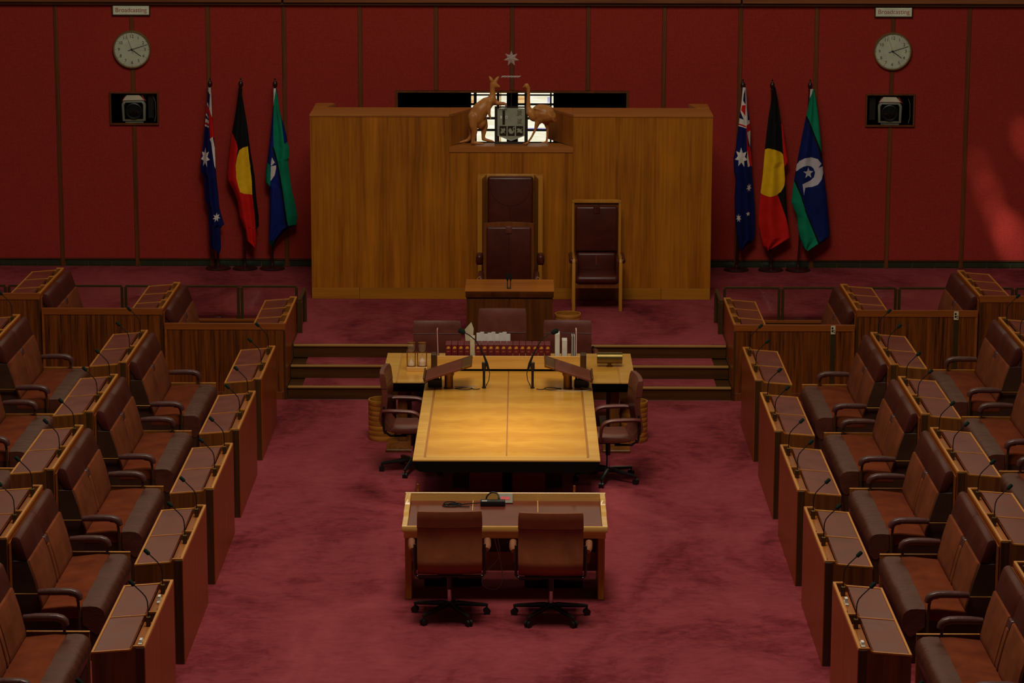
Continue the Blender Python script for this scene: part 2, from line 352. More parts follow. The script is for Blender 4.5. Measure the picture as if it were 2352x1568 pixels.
def thing(name, label, cat, loc=(0, 0, 0), rz=0.0, group=None):
    o = bpy.data.objects.new(name, None); COL.objects.link(o); o.location = loc; o.rotation_euler = (0, 0, rz); o.empty_display_size = 0.1
    return tag(o, label, cat, group)
def struct(o): o['kind'] = 'structure'; return o
def dup(root, loc, label, rz=None, parent=None):
    r = root.copy(); COL.objects.link(r)
    if loc is not None: r.location = loc
    if rz is not None: r.rotation_euler = (0, 0, rz)
    if label: r['label'] = label
    def rec(a, b):
        for ch in a.children:
            c = ch.copy(); COL.objects.link(c); c.parent = b; rec(ch, c)
    rec(root, r); return r
def smooth_path(p, k=6):
    p = [Vector(q) for q in p]; out = []
    for i in range(len(p) - 1):
        a, b, c, d = p[max(i - 1, 0)], p[i], p[i + 1], p[min(i + 2, len(p) - 1)]
        for j in range(k):
            t = j / k; out.append(0.5 * ((2 * b) + (c - a) * t + (2 * a - 5 * b + 4 * c - d) * t * t + (3 * b - a - 3 * c + d) * t ** 3))
    return out + [p[-1]]
def arc(cx, cz, r, a0, a1, n): return [(cx + r * math.cos(math.radians(a0 + (a1 - a0) * i / n)), cz + r * math.sin(math.radians(a0 + (a1 - a0) * i / n))) for i in range(n + 1)]
SIDE = {-1: 'left', 1: 'right'}
ZD = 0.453; YW = 36.5; TIER = 0.168; ROW = 1.371; XA = 2.519
FAR = [29.225, 27.02, 24.80, 22.575, 20.322]; NEAR = [27.576, 25.334, 23.12, 20.912, 18.689]

# ================================================================== THE SETTING
def slab(name, x0, x1, y0, y1, z0, z1, mat): return struct(MB().box(x0, x1, y0, y1, z0, z1).build(name, mat, None, 0))
slab('floor', -3.87, 3.87, 12.0, 30.42, -0.1, 0.0, 'carpet')
for s in (-1, 1):
    for r in (1, 2):
        a, b = sorted((s * (XA + ROW * r - 0.02), s * (XA + ROW * (r + 1) - 0.02 if r == 1 else 9.0)))
        slab('floor_tier_%s_%d' % (SIDE[s], r), a, b, 12.0, 32.74, -0.1, TIER * r, 'carpet')
    a, b = sorted((s * 2.53, s * 3.87)); slab('floor_box_%s' % SIDE[s], a, b, 30.42, 32.74, -0.1, 0.0, 'carpet')
    a, b = sorted((s * 2.53, s * 9.0)); slab('floor_wall_%s' % SIDE[s], a, b, 32.80, 36.7, -0.1, ZD, 'carpet')
slab('floor_dais', -2.53, 2.53, 31.36, 36.7, -0.1, ZD, 'carpet')

# back wall: backing with a window slot, fabric panels, mullions
SX0, SX1, SZ0, SZ1 = -1.51, 1.51, 1.80, 2.79
CW, CH = 0.306, 0.198
HOLES = [(SX0, SX1, SZ0, SZ1)] + [(q * 4.99 - CW, q * 4.99 + CW, 2.572 - CH, 2.572 + CH) for q in (-1, 1)]
FRAMED = [(SX0 - .03, SX1 + .03, SZ0 - .03, SZ1 + .03)] + HOLES[1:]
wb = struct(MB().holed(-9, 9, ZD - 0.5, 4.25, 36.50, 36.62, HOLES).build('wall_back', 'concrete', None, 0))
for k in range(-9, 9):
    MB().holed(k + 0.03, k + 0.97, 0.565, 3.935, 36.46, 36.5, FRAMED).build('fabric_panel', 'wallfab', wb, 0)
for k in range(-8, 9):
    for z0, z1 in (((ZD, SZ0 - .03), (SZ1 + .03, 3.94)) if abs(k) <= 1 else ((ZD, 2.572 - CH), (2.572 + CH, 3.94)) if abs(k) == 5 else ((ZD, 3.94),)):
        MB().rbox(k - 0.029, k + 0.029, 36.452, 36.5, z0, z1, 0.006, 1).build('mullion', 'mull', wb)
bb = struct(MB().box(-9, 9, 36.478, 36.5, ZD, 0.54).build('baseboard_back', 'grout', None, 0))
for k in range(-9, 9):
    MB().box(k + 0.029, k + 0.971, 36.455, 36.5, 0.545, 0.562).build('top_strip', 'beam_dark', bb, 0)
    for j in range(3):
        a = k + 0.034 + j * 0.311
        MB().rbox(a + 0.004, a + 0.307, 36.466, 36.49, ZD + 0.012, 0.535, 0.003, 1).build('tile', 'tile', bb)
t1 = struct(MB().box(-9, 9, 36.40, 36.5, 3.94, 3.972).build('trim_1', 'beam_dark', None, 0))
for a, b in ((-9, -3.02), (-2.995, 2.99), (3.01, 9)):
    MB().rbox(a, b, 36.36, 36.5, 3.974, 4.25, 0.006, 1).build('beam_board', 'beam', t1)

# pale upper storey, out of view; glowing panes added to put sheen on leather
up = struct(MB().box(-9, 9, 36.45, 36.5, 4.252, 12.0).build('wall_upper_back', 'cream', None, 0))
for k in range(6):
    x = -6.6 + k * 2.64
    f = struct(MB().box(x - 1.1, x + 1.1, 36.41, 36.45, 5.0, 5.08).box(x - 1.1, x + 1.1, 36.41, 36.45, 8.42, 8.5).box(x - 1.1, x - 1.02, 36.41, 36.45, 5.08, 8.42).box(x + 1.02, x + 1.1, 36.41, 36.45, 5.08, 8.42).build('window_%d' % (k + 2), 'mull', None, 0))
    MB().box(x - 1.02, x + 1.02, 36.43, 36.44, 5.08, 8.42).build('pane', 'sheen_pane', f, 0)
# leadlight window in the slot
win = struct(MB().box(SX0 - 0.03, SX1 + 0.03, 36.44, 36.5, SZ1, SZ1 + 0.028).box(SX0 - 0.03, SX1 + 0.03, 36.44, 36.5, SZ0 - 0.028, SZ0)
    .box(SX0 - 0.03, SX0, 36.44, 36.5, SZ0, SZ1).box(SX1, SX1 + 0.03, 36.44, 36.5, SZ0, SZ1).build('window_1', 'mull', None, 0))
rv = MB(); rv.box(SX0, SX1, 36.80, 36.83, SZ0 - .05, SZ1 + .05).box(SX0 - .02, SX0, 36.62, 36.8, SZ0, SZ1).box(SX1, SX1 + .02, 36.62, 36.8, SZ0, SZ1).box(SX0, SX1, 36.62, 36.8, SZ1, SZ1 + .02).box(SX0, SX1, 36.62, 36.8, SZ0 - .02, SZ0)
rv.build('window_reveal', 'slotdark', win, 0)
cols = [(-0.545, -0.512), (-0.472, -0.205), (-0.17, -0.155), (-0.148, -0.072), (0.080, 0.165), (0.20, 0.505), (0.527, 0.550)]
rows = [(2.735, 2.785), (2.615, 2.712), (2.43, 2.585), (2.272, 2.395), (2.10, 2.238), (1.95, 2.07)]
for ci, (a, b) in enumerate(cols):
    for ri, (z0, z1) in enumerate(rows):
        m = 'pane'
        if ci in (2,) : m = 'pane_amber'
        if (ci, ri) in ((0, 1), (4, 1), (6, 3)): m = 'pane_amber'
        if (ci, ri) in ((6, 2), (6, 1)) and False: m = 'pane_violet'
        MB().rbox(a, b, 36.775, 36.795, z0, z1, 0.004, 1).build('pane', m, win)
MB().box(0.47, 0.505, 36.77, 36.776, 2.62, 2.70).build('pane', 'pane_violet', win, 0)
MB().box(0.21, 0.50, 36.77, 36.776, 2.272, 2.285).build('pane', 'pane_violet', win, 0)
MB().rbox(-0.065, 0.072, 36.70, 36.80, SZ0, SZ1, 0.006, 1).build('window_post', 'slotdark', win)

# ------------------------------------------------------------------ steps up to the dais
st = thing('carpeted_steps', 'wide wooden steps with burgundy carpet rising to the dais behind the long table', 'steps', (0, 30.42, 0))
RISE = 0.151
for k in range(3):
    y = 0.431 * k; z = RISE * (k + 1); e = 0.94 if k == 2 else 0.445
    MB().box(-2.495, 2.495, y + 0.012, y + 0.03, RISE * k, z - 0.022).build('riser', 'step', st, 0)
    MB().box(-2.495, 2.495, y + 0.03, y + e, RISE * k - (0.02 if k else 0), z - 0.012).build('tread', 'step', st, 0)
    MB().rbox(-2.495, 2.495, y - 0.008, y + 0.05, z - 0.024, z, 0.008, 2).build('nosing', 'nosing', st)
    MB().box(-2.33, 2.33, y + 0.05, y + e, z - 0.012, z - 0.001).build('carpet_runner', 'carpet', st, 0)

# ================================================================== SENATORS' DESKS AND BENCHES
ORD = ['first', 'second', 'third', 'fourth', 'fifth', 'sixth']
def mic(parent, s, d, y, z):
    m = MB(); m.rbox(s * d - 0.016, s * d + 0.016, y - 0.016, y + 0.016, z - 0.05, z + 0.022, 0.004, 1)
    path = [(s * d, y, z + 0.0), (s * (d + .001), y, z + 0.08), (s * (d + .004), y, z + 0.135), (s * (d + .016), y, z + 0.17), (s * (d + .04), y, z + 0.2), (s * (d + 0.10), y, z + 0.26)]
    m.tube(path, 0.0045, 6, 1)
    o = m.build('gooseneck_microphone', ['brassdark', 'black'], parent)
    e = Vector((s * (d + 0.096), y, z + 0.256)); dr = Vector((s * 0.707, 0, 0.707))
    h = MB().tube([e, e + dr * .006, e + dr * .046, e + dr * .054], [0.009, 0.0155, 0.0155, 0.010], 10)
    h.build('microphone_head', 'foam', o)
def desk_unit(s, L, n, name, label, cat, loc, group, mics=True, post=True):
    t = thing(name, label, cat, loc, 0, group); D = 0.373
    prof = [(0.004, 0), (0.004, 0.85), (0.076, 0.85), (0.082, 0.838), (0.09, 0.829), (0.105, 0.825), (D, 0.804), (D, 0)]
    top = [(0.004, 0.85), (0.0, 0.862), (0.078, 0.862), (0.086, 0.849), (0.096, 0.839), (0.108, 0.836), (D + .003, 0.815), (D + .003, 0.803), (0.105, 0.825), (0.09, 0.829), (0.082, 0.838), (0.076, 0.85)]
    S = lambda P: [(s * a, b) for a, b in P]
    for y0, y1 in ((0.0, 0.025), (L - 0.025, L)):
        MB().prism(S(prof), 'y', y0, y1).build('end_panel', 'desk_end', t, 0)
        MB().prism(S(top), 'y', y0 - 0.001, y0 + 0.015 if y0 == 0 else y1).build('edge_trim', 'trim', t)
    if post:
        MB().rbox(min(s * 0.0, s * 0.058), max(s * 0.0, s * 0.058), -0.006, 0.004, 0.0, 0.848, 0.002, 1).build('corner_post', 'desk_dark', t)
    for k in range(n):
        a, b = L * k / n, L * (k + 1) / n
        c0, c1 = (a if k else 0.0), b
        MB().rbox(min(-s * .006, s * .016), max(-s * .006, s * .016), c0 + .002, c1 - .002, 0.0, 0.848, 0.003, 1).build('aisle_panel', 'desk_aisle', t)
        lp = [(0.108, 0.80), (0.108, 0.832), (0.358, 0.8125), (0.358, 0.79)]
        MB().rprism(S(lp), 'y', (a if k else 0.015) + 0.006, b - (0.006 if k < n - 1 else 0.026), 0.002).build('writing_leather', 'desk_leather', t)
        MB().box(min(s * .018, s * .106), max(s * .018, s * .106), a + .02, b - .02, 0.775, 0.788).build('pen_tray', 'tray', t, 0)
        MB().rbox(min(s * .018, s * .034), max(s * .018, s * .034), a + .14, b - .34, 0.788, 0.845, 0.006, 1).build('tray_rest', 'trim', t)
        if k:
            MB().prism(S(top), 'y', a - 0.007, a + 0.007).build('divider', 'trim', t)
            MB().prism(S(prof), 'y', a - 0.006, a + 0.006).build('divider_panel', 'desk_end', t, 0)
        if mics: mic(t, s, 0.062, b - 0.125, 0.84)
    MB().rbox(min(-s * .004, s * .018), max(-s * .004, s * .018), 0.0, L, 0.846, 0.863, 0.003, 1).build('lip_trim', 'trim', t)
    MB().rbox(min(s * (D - .014), s * (D + .004)), max(s * (D - .014), s * (D + .004)), 0.0, L, 0.79, 0.817, 0.003, 1).build('inner_trim', 'trim', t)
    MB().box(min(s * .02, s * .355), max(s * .02, s * .355), .026, L - .026, 0.60, 0.62).build('shelf', 'desk_end', t, 0)
    return t
def bench_unit(s, L, name, label, cat, loc, group, arms=True):
    t = thing(name, label, cat, loc, 0, group)
    S = lambda P: [(s * a, b) for a, b in P]
    y0, y1 = 0.07, L - 0.07
    MB().rprism(S([(0.68, 0.0), (0.66, 0.30), (0.66, 0.37), (1.16, 0.35), (1.16, 0.0)]), 'y', y0 + .005, y1 - .005, 0.01).build('seat_base', 'side_leather', t)
    # seat: fabric cushion and a rounded leather front roll
    MB().rprism(S([(0.812, 0.35), (0.812, 0.448), (0.90, 0.452), (1.05, 0.436), (1.15, 0.425), (1.15, 0.34)]), 'y', y0, y1, 0.012, 2).build('seat_cushion', 'seat_fabric', t)
    roll = [(0.814, 0.30), (0.814, 0.452), (0.74, 0.456), (0.69, 0.452), (0.655, 0.438), (0.63, 0.41), (0.62, 0.37), (0.625, 0.32), (0.645, 0.26), (0.67, 0.22), (0.70, 0.21)]
    n = 14; rings = []
    for k in range(n + 1):
        y = y0 + (y1 - y0) * k / n; e = 1.0 if 0 < k < n else 0.93
        wob = 0.004 * math.sin(k * 2.3) + 0.003 * math.sin(k * 5.1 + 1)
        cx, cz = 0.72, 0.34
        rings.append([(s * (cx + (a - cx) * e), y, cz + (b - cz) * e + (wob if b > 0.44 else 0)) for a, b in roll])
    MB().loft(rings).build('seat_front_roll', 'seat_leather', t, 50)
    # back
    MB().rprism(S([(1.172, 0.30), (1.172, 0.44), (1.262, 0.83), (1.302, 0.99), (1.345, 0.99), (1.345, 0.05), (1.172, 0.05)]), 'y', y0 + .008, y1 - .008, 0.01).build('back_shell', 'side_leather', t)
    ym = L / 2
    for a, b in ((y0 - .004, ym - .001), (ym + .001, y1 + .004)):
        hp = [(1.222, 0.822), (1.266, 0.962), (1.28, 0.998), (1.30, 1.014), (1.33, 1.016), (1.346, 1.0), (1.346, 0.93), (1.29, 0.83)]
        MB().rprism(S(hp), 'y', a, b, 0.008, 2).build('headrest', 'dark_leather', t)
    for ya, yb in ((y0, y0 + .012), (y1 - .012, y1)):
        MB().rprism(S([(1.128, 0.42), (1.132, 0.48), (1.175, 0.66), (1.224, 0.82), (1.345, 0.82), (1.345, 0.06), (1.15, 0.06)]), 'y', ya, yb, 0.004).build('side_panel', 'side_leather', t)
    for a, b in ((y0 + .013, ym - .078), (ym + .078, y1 - .013)):
        cp = [(1.118, 0.44), (1.12, 0.48), (1.160, 0.66), (1.208, 0.82), (1.235, 0.824), (1.255, 0.80), (1.16, 0.42), (1.13, 0.42)]
        MB().rprism(S(cp), 'y', a, b, 0.008, 2).build('back_cushion', 'fabric', t)
    cp = [(1.116, 0.44), (1.118, 0.48), (1.150, 0.62), (1.184, 0.755), (1.235, 0.76), (1.255, 0.76), (1.16, 0.42)]
    MB().rprism(S(cp), 'y', ym - .040, ym + .040, 0.014, 2).build('centre_strip', 'fabric', t)
    MB().rprism(S([(1.19, 0.76), (1.207, 0.822), (1.25, 0.822), (1.24, 0.76)]), 'y', ym - .05, ym + .05, 0.006, 1).build('leather_tab', 'arm_leather', t)
    MB().rbox(min(s * 1.348, s * 1.360), max(s * 1.348, s * 1.360), 0.0, L, 0.0, 0.985, 0.003, 1).build('back_board', 'rail_wood', t)
    if arms:
        MB().rbox(min(s * .645, s * 1.13), max(s * .645, s * 1.13), L - .03, L - .008, 0.0, 0.448, 0.003, 1).build('end_panel', 'tray', t)
        MB().rbox(min(s * .643, s * 1.13), max(s * .643, s * 1.13), L - .032, L - .006, 0.447, 0.456, 0.002, 1).build('end_panel_trim', 'trim', t)
        for y in (0.036, L - 0.066):
            path = [(1.14, .576), (1.05, .58), (0.95, .582), (0.885, .580), (0.845, .568), (0.822, .545), (0.812, .515)]
            rings = []
            for k, (d, z) in enumerate(path):
                d0, z0_ = path[max(k - 1, 0)]; d1, z1_ = path[min(k + 1, len(path) - 1)]
                tx, tz = d1 - d0, z1_ - z0_; q = math.hypot(tx, tz); nx, nz = -tz / q, tx / q
                hw, hh = 0.032, 0.028
                if k in (0, len(path) - 1): hw *= .8; hh *= .8
                rings.append([(s * (d + nx * hh * math.copysign(abs(math.sin(a)) ** .7, math.sin(a))), y + hw * math.copysign(abs(math.cos(a)) ** .7, math.cos(a)), z + nz * hh * math.copysign(abs(math.sin(a)) ** .7, math.sin(a))) for a in [2 * PI * i / 12 for i in range(12)]])
            ar = MB().loft(rings).build('armrest', 'arm_leather', t, 60)
            sp = MB().tube([(s * .90, y, .555), (s * .86, y, .55), (s * .838, y, .53), (s * .83, y, .49), (s * .822, y, .02)], 0.0115, 8)
            sp.rbox(min(s * .80, s * .845), max(s * .80, s * .845), y - .012, y + .012, 0, .02, 0.003, 1)
            sp.build('arm_post', 'brassdark', ar)
            MB().rbox(min(s * 1.12, s * 1.345), max(s * 1.12, s * 1.345), y - .010, y + .010, .552, .566, 0.003, 1).build('arm_bracket', 'brass', ar)
    return t
def where(i): return ['at the foot of the steps', 'second from the steps', 'third from the steps', 'fourth from the steps', 'nearest the viewer'][i]
DESK0 = {}; BENCH0 = {}
LEN = 1.65
ROWN = ['front row', 'second row', 'back row']
for s in (-1, 1):
    for r, idx in ((0, range(5)), (1, range(5)), (2, range(1))):
        for i in idx:
            lab = 'two-seat wooden desk, %s, %s side, %s' % (ROWN[r], SIDE[s], where(i))
            loc = (s * (XA + ROW * r), NEAR[i], TIER * r)
            if s not in DESK0: DESK0[s] = desk_unit(s, LEN, 2, 'senate_desk', lab, 'desk', loc, 'two-seat chamber desks')
            else: dup(DESK0[s], loc, lab)
    for r, idx in ((0, range(5)), (1, range(3))):
        for i in idx:
            lab = 'brown leather and fabric two-seat bench, %s, %s side, %s' % (ROWN[r], SIDE[s], where(i))
            loc = (s * (XA + ROW * r), NEAR[i], TIER * r)
            if s not in BENCH0: BENCH0[s] = bench_unit(s, LEN, 'senate_bench', lab, 'bench', loc, 'two-seat chamber benches')
            else: dup(BENCH0[s], loc, lab)
    lab = 'two-seat wooden desk across the near aisle, %s side, only a microphone tip showing' % SIDE[s]
    dup(DESK0[s], (s * (XA + 0.03), 17.27 - LEN, 0), lab)
    # white papers in the tray of the nearest desk
    for k, (y, hgt) in enumerate(((20.0, .05), (18.98, .035))):
        pr = MB().box(min(s * .04, s * .075), max(s * .04, s * .075), -.06, .06, 0, .012).box(min(s * .05, s * .07), max(s * .05, s * .07), -.035, .02, .012, hgt)
        tag(pr.build('folded_paper', 'white', None, 0, (s * XA, y, 0.789)), 'white folded paper in the %s tray half of the nearest %s front desk' % ('far' if k == 0 else 'near', SIDE[s]), 'paper', 'papers in desk trays')

# ------------------------------------------------------------------ advisers' boxes beside the steps
YB = 30.41; LB = 1.70
BN = ['innermost', 'middle', 'outermost']
for s in (-1, 1):
    for r in range(3):
        x0 = XA - .005 + ROW * r; x1 = x0 + (1.352 if r < 2 else 1.6); z = TIER * r; top = 0.872 + z
        bx = thing('box_front_panel', 'tall striped veneer front panel of the %s advisers box, %s of the steps' % (BN[r], SIDE[s]), 'panel', (s * x0, YB, z), 0, 'advisers box panels')
        W = x1 - x0; H = top - z
        X = lambda a, b: (min(s * a, s * b), max(s * a, s * b))
        MB().box(*X(.015, W), 0.0, 0.025, 0.085, H - .075).build('veneer_panel', 'zebra', bx, 0)
        MB().box(*X(.015, W), 0.01, 0.025, 0.0, 0.085).build('toe_recess', 'void', bx, 0)
        MB().rbox(*X(.02, .19), -0.002, 0.012, 0.0, .086, .002, 1).build('toe_board', 'zebra', bx)
        MB().rbox(*X(.30, W), -0.002, 0.012, 0.0, .086, .002, 1).build('toe_board', 'zebra', bx)
        MB().rbox(*X(0.0, W), -0.006, 0.03, H - .075, H, .003, 1).build('top_rail', 'rail_wood', bx)
        MB().rbox(*X(0.0, .02), -0.006, 0.03, 0.0, H - .075, .003, 1).build('stile', 'desk_dark', bx)
        MB().rbox(*X(W - .028, W), -0.004, 0.028, 0.0, H - .075, .003, 1).build('stile', 'rail_wood', bx)
        if s == 1 and r < 2:
            MB().box(*X(W - .27, W - .215), -0.004, 0.01, 0.08, H - .06).build('service_strip', 'brassdark', bx, 0)
            pl = MB().rbox(*X(W - .27, W - .218), -0.011, -0.005, H - .105, H - .008, .002, 1).build('socket_plate', 'cream', bx)
            for q in range(2): MB().box(*X(W - .262, W - .242), -0.014, -0.010, H - .045 - q * .032, H - .025 - q * .032).build('socket', 'black', pl, 0)
            for q in range(2): MB().box(*X(W - .238, W - .226), -0.014, -0.010, H - .065 - q * .022, H - .055 - q * .022).build('indicator', 'brassdark', pl, 0)
        lab = 'three-place wooden desk inside the %s advisers box, %s of the steps' % (BN[r], SIDE[s])
        loc = (s * (XA + ROW * r), YB + .036, TIER * r)
        if r == 0: ad0 = desk_unit(s, LB - .03, 3, 'advisers_desk', lab, 'desk', loc, 'advisers box desks', mics=False, post=False)
        else: dup(ad0, loc, lab)
        if r < 2:
            lab = 'leather-topped bench back inside the %s advisers box, %s of the steps' % (BN[r], SIDE[s])
            if r == 0: ab0 = bench_unit(s, LB - .03, 'advisers_bench', lab, 'bench', loc, 'advisers box benches', arms=False)
            else: dup(ab0, loc, lab)
    # glass balustrade on the dais edge behind the boxes
    gb = thing('glass_balustrade', 'low brass-framed glass balustrade behind the %s advisers boxes' % SIDE[s], 'balustrade', (0, 32.77, 0), 0, 'balustrades behind the boxes')
    X = lambda a, b: (min(s * a, s * b), max(s * a, s * b))
    MB().box(*X(2.53, 8.0), -.03, .025, -0.0, ZD - .02).build('base_wall', 'step', gb, 0)
    MB().rbox(*X(2.53, 8.0), -.035, .03, ZD - .02, ZD + .012, .003, 1).build('base_rail', 'rail_wood', gb)
    edges = [2.575, 3.255, 4.655, 6.06, 7.4]
    for k in range(4):
        a, b = edges[k] + (.022 if k else 0), edges[k + 1] - .022
        MB().box(*X(a + .01, b - .01), -.005, .005, ZD + .03, ZD + .40).build('glass_pane', 'glass', gb, 0)
        MB().rbox(*X(a, b), -.012, .012, ZD + .395, ZD + .42, .003, 1).build('top_rail', 'brassdark', gb)
        for q in (a, b): MB().rbox(*X(q - .016, q + .016), -.014, .014, ZD + .01, ZD + .40, .003, 1).build('post', 'brassdark', gb)
    g2 = thing('glass_side_screen', 'bronze-framed glass side screen at the top of the steps, %s edge' % SIDE[s], 'screen', (s * 2.475, 31.95, ZD), 0, 'side screens by the steps')
    MB().box(-.005, .005, .02, .72, .05, .38).build('glass_pane', 'glass', g2, 0)
    MB().rbox(-.02, .02, 0, .74, .375, .41, .003, 1).build('top_rail', 'brassdark', g2)
    MB().rbox(-.028, .028, 0, .05, 0.0, .375, .003, 1).build('post', 'brassdark', g2)
    MB().rbox(-.028, .028, .69, .74, 0.0, .375, .003, 1).build('post', 'brassdark', g2)
    sg = MB().prism([(30.42, 0.0), (32.12, 0), (32.74, 0), (32.74, ZD + .006), (31.30, ZD + .006), (31.28, .30), (30.86, .30), (30.85, .15), (30.42, .15)], 'x', *X(2.50, 2.512))
    struct(sg.build('trim_stair_%s' % SIDE[s], 'step', None, 0))

# ================================================================== TIMBER SCREEN BEHIND THE PRESIDENT
YS = 34.148; ZT = 2.775
sc = thing('timber_screen', 'tall golden timber screen with a carved-arms niche behind the high chairs', 'screen', (0, YS, ZD))
H = ZT - ZD; HX = 2.495; NX = 0.768; LZ = 2.309 - ZD; LT = 2.380 - ZD
for a, b in ((-HX, -NX), (NX, HX)):
    MB().box(a, b, 0, .04, 0.144, H - .03).build('veneer_board', 'screen', sc, 0)
for a, b in ((-NX + .001, -.002), (.002, NX - .001)):
    MB().box(a, b, 0, .04, 0.144, LZ).build('veneer_board', 'screen', sc, 0)
for a, b in ((-HX, -1.9), (-1.897, .0), (.003, 1.88), (1.883, HX)):
    MB().rbox(a, b, -.006, .04, 0, 0.142, .003, 1).build('base_board', 'screen_base', sc)
for s in (-1, 1):
    X = lambda a, b: (min(s * a, s * b), max(s * a, s * b))
    MB().rbox(*X(NX + .001, HX + .006), -.008, .76, H - .03, H, .004, 1).build('top_cap', 'screen_cap', sc)
    MB().rbox(*X(HX - .04, HX), .041, 1.17, 0.0, H - .031, .004, 1).build('return_side', 'screen', sc)
    pl = [(HX + .006, .76), (HX + .006, 1.18), (HX - .20, 1.20), (HX - .24, 1.12), (HX - .16, .76)]
    MB().prism([(s * a, b) for a, b in pl], 'z', H - .03, H + .004).build('end_cap', 'screen_cap', sc, 0)
    # splayed niche cheek
    ck = [(NX, 0.0), (NX + .03, .03), (0.49, .77), (0.455, .77)]
    MB().prism([(s * a, b) for a, b in ck], 'z', LT, H - .031).build('niche_cheek', 'screen', sc, 0)
    cp = [(NX, -.008), (NX, .765), (0.455, .77)]
    MB().prism([(s * a, b) for a, b in cp], 'z', H - .03, H).build('niche_cap', 'screen_cap', sc, 0)
MB().prism([(-NX, -.012), (NX, -.012), (.60, .34), (-.60, .34)], 'z', LZ, LT).build('niche_ledge', 'screen_cap', sc, 0)

# ------------------------------------------------------------------ carved coat of arms on the ledge
def carved(name, mat, caps, parent=None, voxel=0.011, loc=(0, 0, 0), it=4):
    """caps: list of chains; a chain is a list of (x, y, z, r); all fused into one continuous surface"""
    mb = MB()
    for ch in caps:
        for k, (x, y, z, r) in enumerate(ch):
            mb.ball((x, y, z), r, u=12, v=8)
            if k:
                x0, y0, z0, r0 = ch[k - 1]; mb.tube([(x0, y0, z0), (x, y, z)], [r0, r], 12)
    o = mb.build(name, mat, parent, 0, loc)
    md = o.modifiers.new('r', 'REMESH'); md.mode = 'VOXEL'; md.voxel_size = voxel; md.use_smooth_shade = True
    sm = o.modifiers.new('s', 'SMOOTH'); sm.factor = 0.5; sm.iterations = it
    dg = bpy.context.evaluated_depsgraph_get(); me = bpy.data.meshes.new_from_object(o.evaluated_get(dg)); o.modifiers.clear(); o.data = me
    me.shade_smooth()
    return o
def A(u, v, r, y=0.0): return ((u - 1015) / 1072, y, (1362 - v) / 1065, r * 1.12 / 1072)
ZL = 2.380
ch = [[A(850, 605, 17), A(812, 590, 30), A(770, 565, 38), A(762, 640, 31), A(768, 700, 36), A(752, 785, 58), A(680, 835, 80), A(605, 915, 100), A(548, 1010, 104), A(520, 1080, 80)],
      [A(560, 1020, 80), A(610, 1090, 60), A(600, 1120, 45)],
      [A(515, 1075, 62, .03), A(492, 1190, 40, .05), A(480, 1270, 29, .05), A(430, 1325, 21, .04), A(325, 1350, 11, .02)],
      [A(505, 1000, 62, -.06), A(508, 1110, 50, -.075), A(525, 1180, 38, -.075), A(512, 1290, 26, -.07), A(500, 1338, 24, -.07), A(560, 1346, 20, -.075), A(650, 1352, 12, -.075)],
      [A(625, 1040, 62, .05), A(655, 1140, 44, .07), A(640, 1260, 24, .06), A(640, 1310, 22, .06), A(715, 1330, 18, .06), A(772, 1340, 12, .06)],
      [A(728, 800, 44, -.05), A(712, 880, 30, -.07), A(718, 950, 20, -.07), A(738, 1020, 11, -.06)],
      [A(775, 795, 42, .02), A(840, 825, 24, -.01), A(915, 822, 19, -.03), A(945, 840, 15, -.035), A(945, 862, 9, -.035)],
      [A(764, 545, 18, -.015), A(748, 512, 24, -.02), A(734, 488, 18, -.02), A(720, 466, 8, -.02)],
      [A(795, 545, 18, .02), A(816, 518, 25, .025), A(832, 494, 19, .025), A(845, 470, 8, .025)]]
kr = carved('carved_kangaroo', 'carved', ch, None, 0.009, (0, 34.33, ZL + 0.012)); tag(kr, 'carved timber kangaroo supporting the left side of the glass shield', 'carving')
ch = [[A(1168, 615, 8), A(1195, 600, 18), A(1218, 590, 30), A(1240, 630, 24), A(1242, 700, 22), A(1240, 790, 24), A(1240, 870, 29), A(1258, 945, 44), A(1320, 985, 74), A(1400, 955, 108), A(1470, 965, 112), A(1535, 1000, 74), A(1592, 1050, 26)],
      [A(1400, 1020, 60, -.04), A(1365, 1075, 34, -.05), A(1335, 1170, 16, -.05), A(1285, 1270, 13, -.05), A(1232, 1345, 14, -.05), A(1178, 1353, 9, -.05)],
      [A(1232, 1345, 12, -.05), A(1200, 1355, 8, -.09)], [A(1232, 1345, 12, -.05), A(1255, 1356, 8, -.03)],
      [A(1450, 1030, 60, .03), A(1480, 1090, 32, .04), A(1500, 1170, 18, .04), A(1496, 1270, 14, .04), A(1488, 1345, 14, .04), A(1420, 1353, 9, .03)],
      [A(1488, 1345, 12, .04), A(1505, 1356, 8, .0)]]
for k in range(6):   # plumage ridges
    ch.append([A(1330 + 26 * k, 880 + 4 * k, 14, -.085), A(1400 + 30 * k, 900 + 18 * k, 13, -.095), A(1460 + 26 * k, 990 + 14 * k, 9, -.07)])
em = carved('carved_emu', 'carved', ch, None, 0.0085, (0, 34.33, ZL + 0.012), 3); tag(em, 'carved timber emu supporting the right side of the glass shield', 'carving')
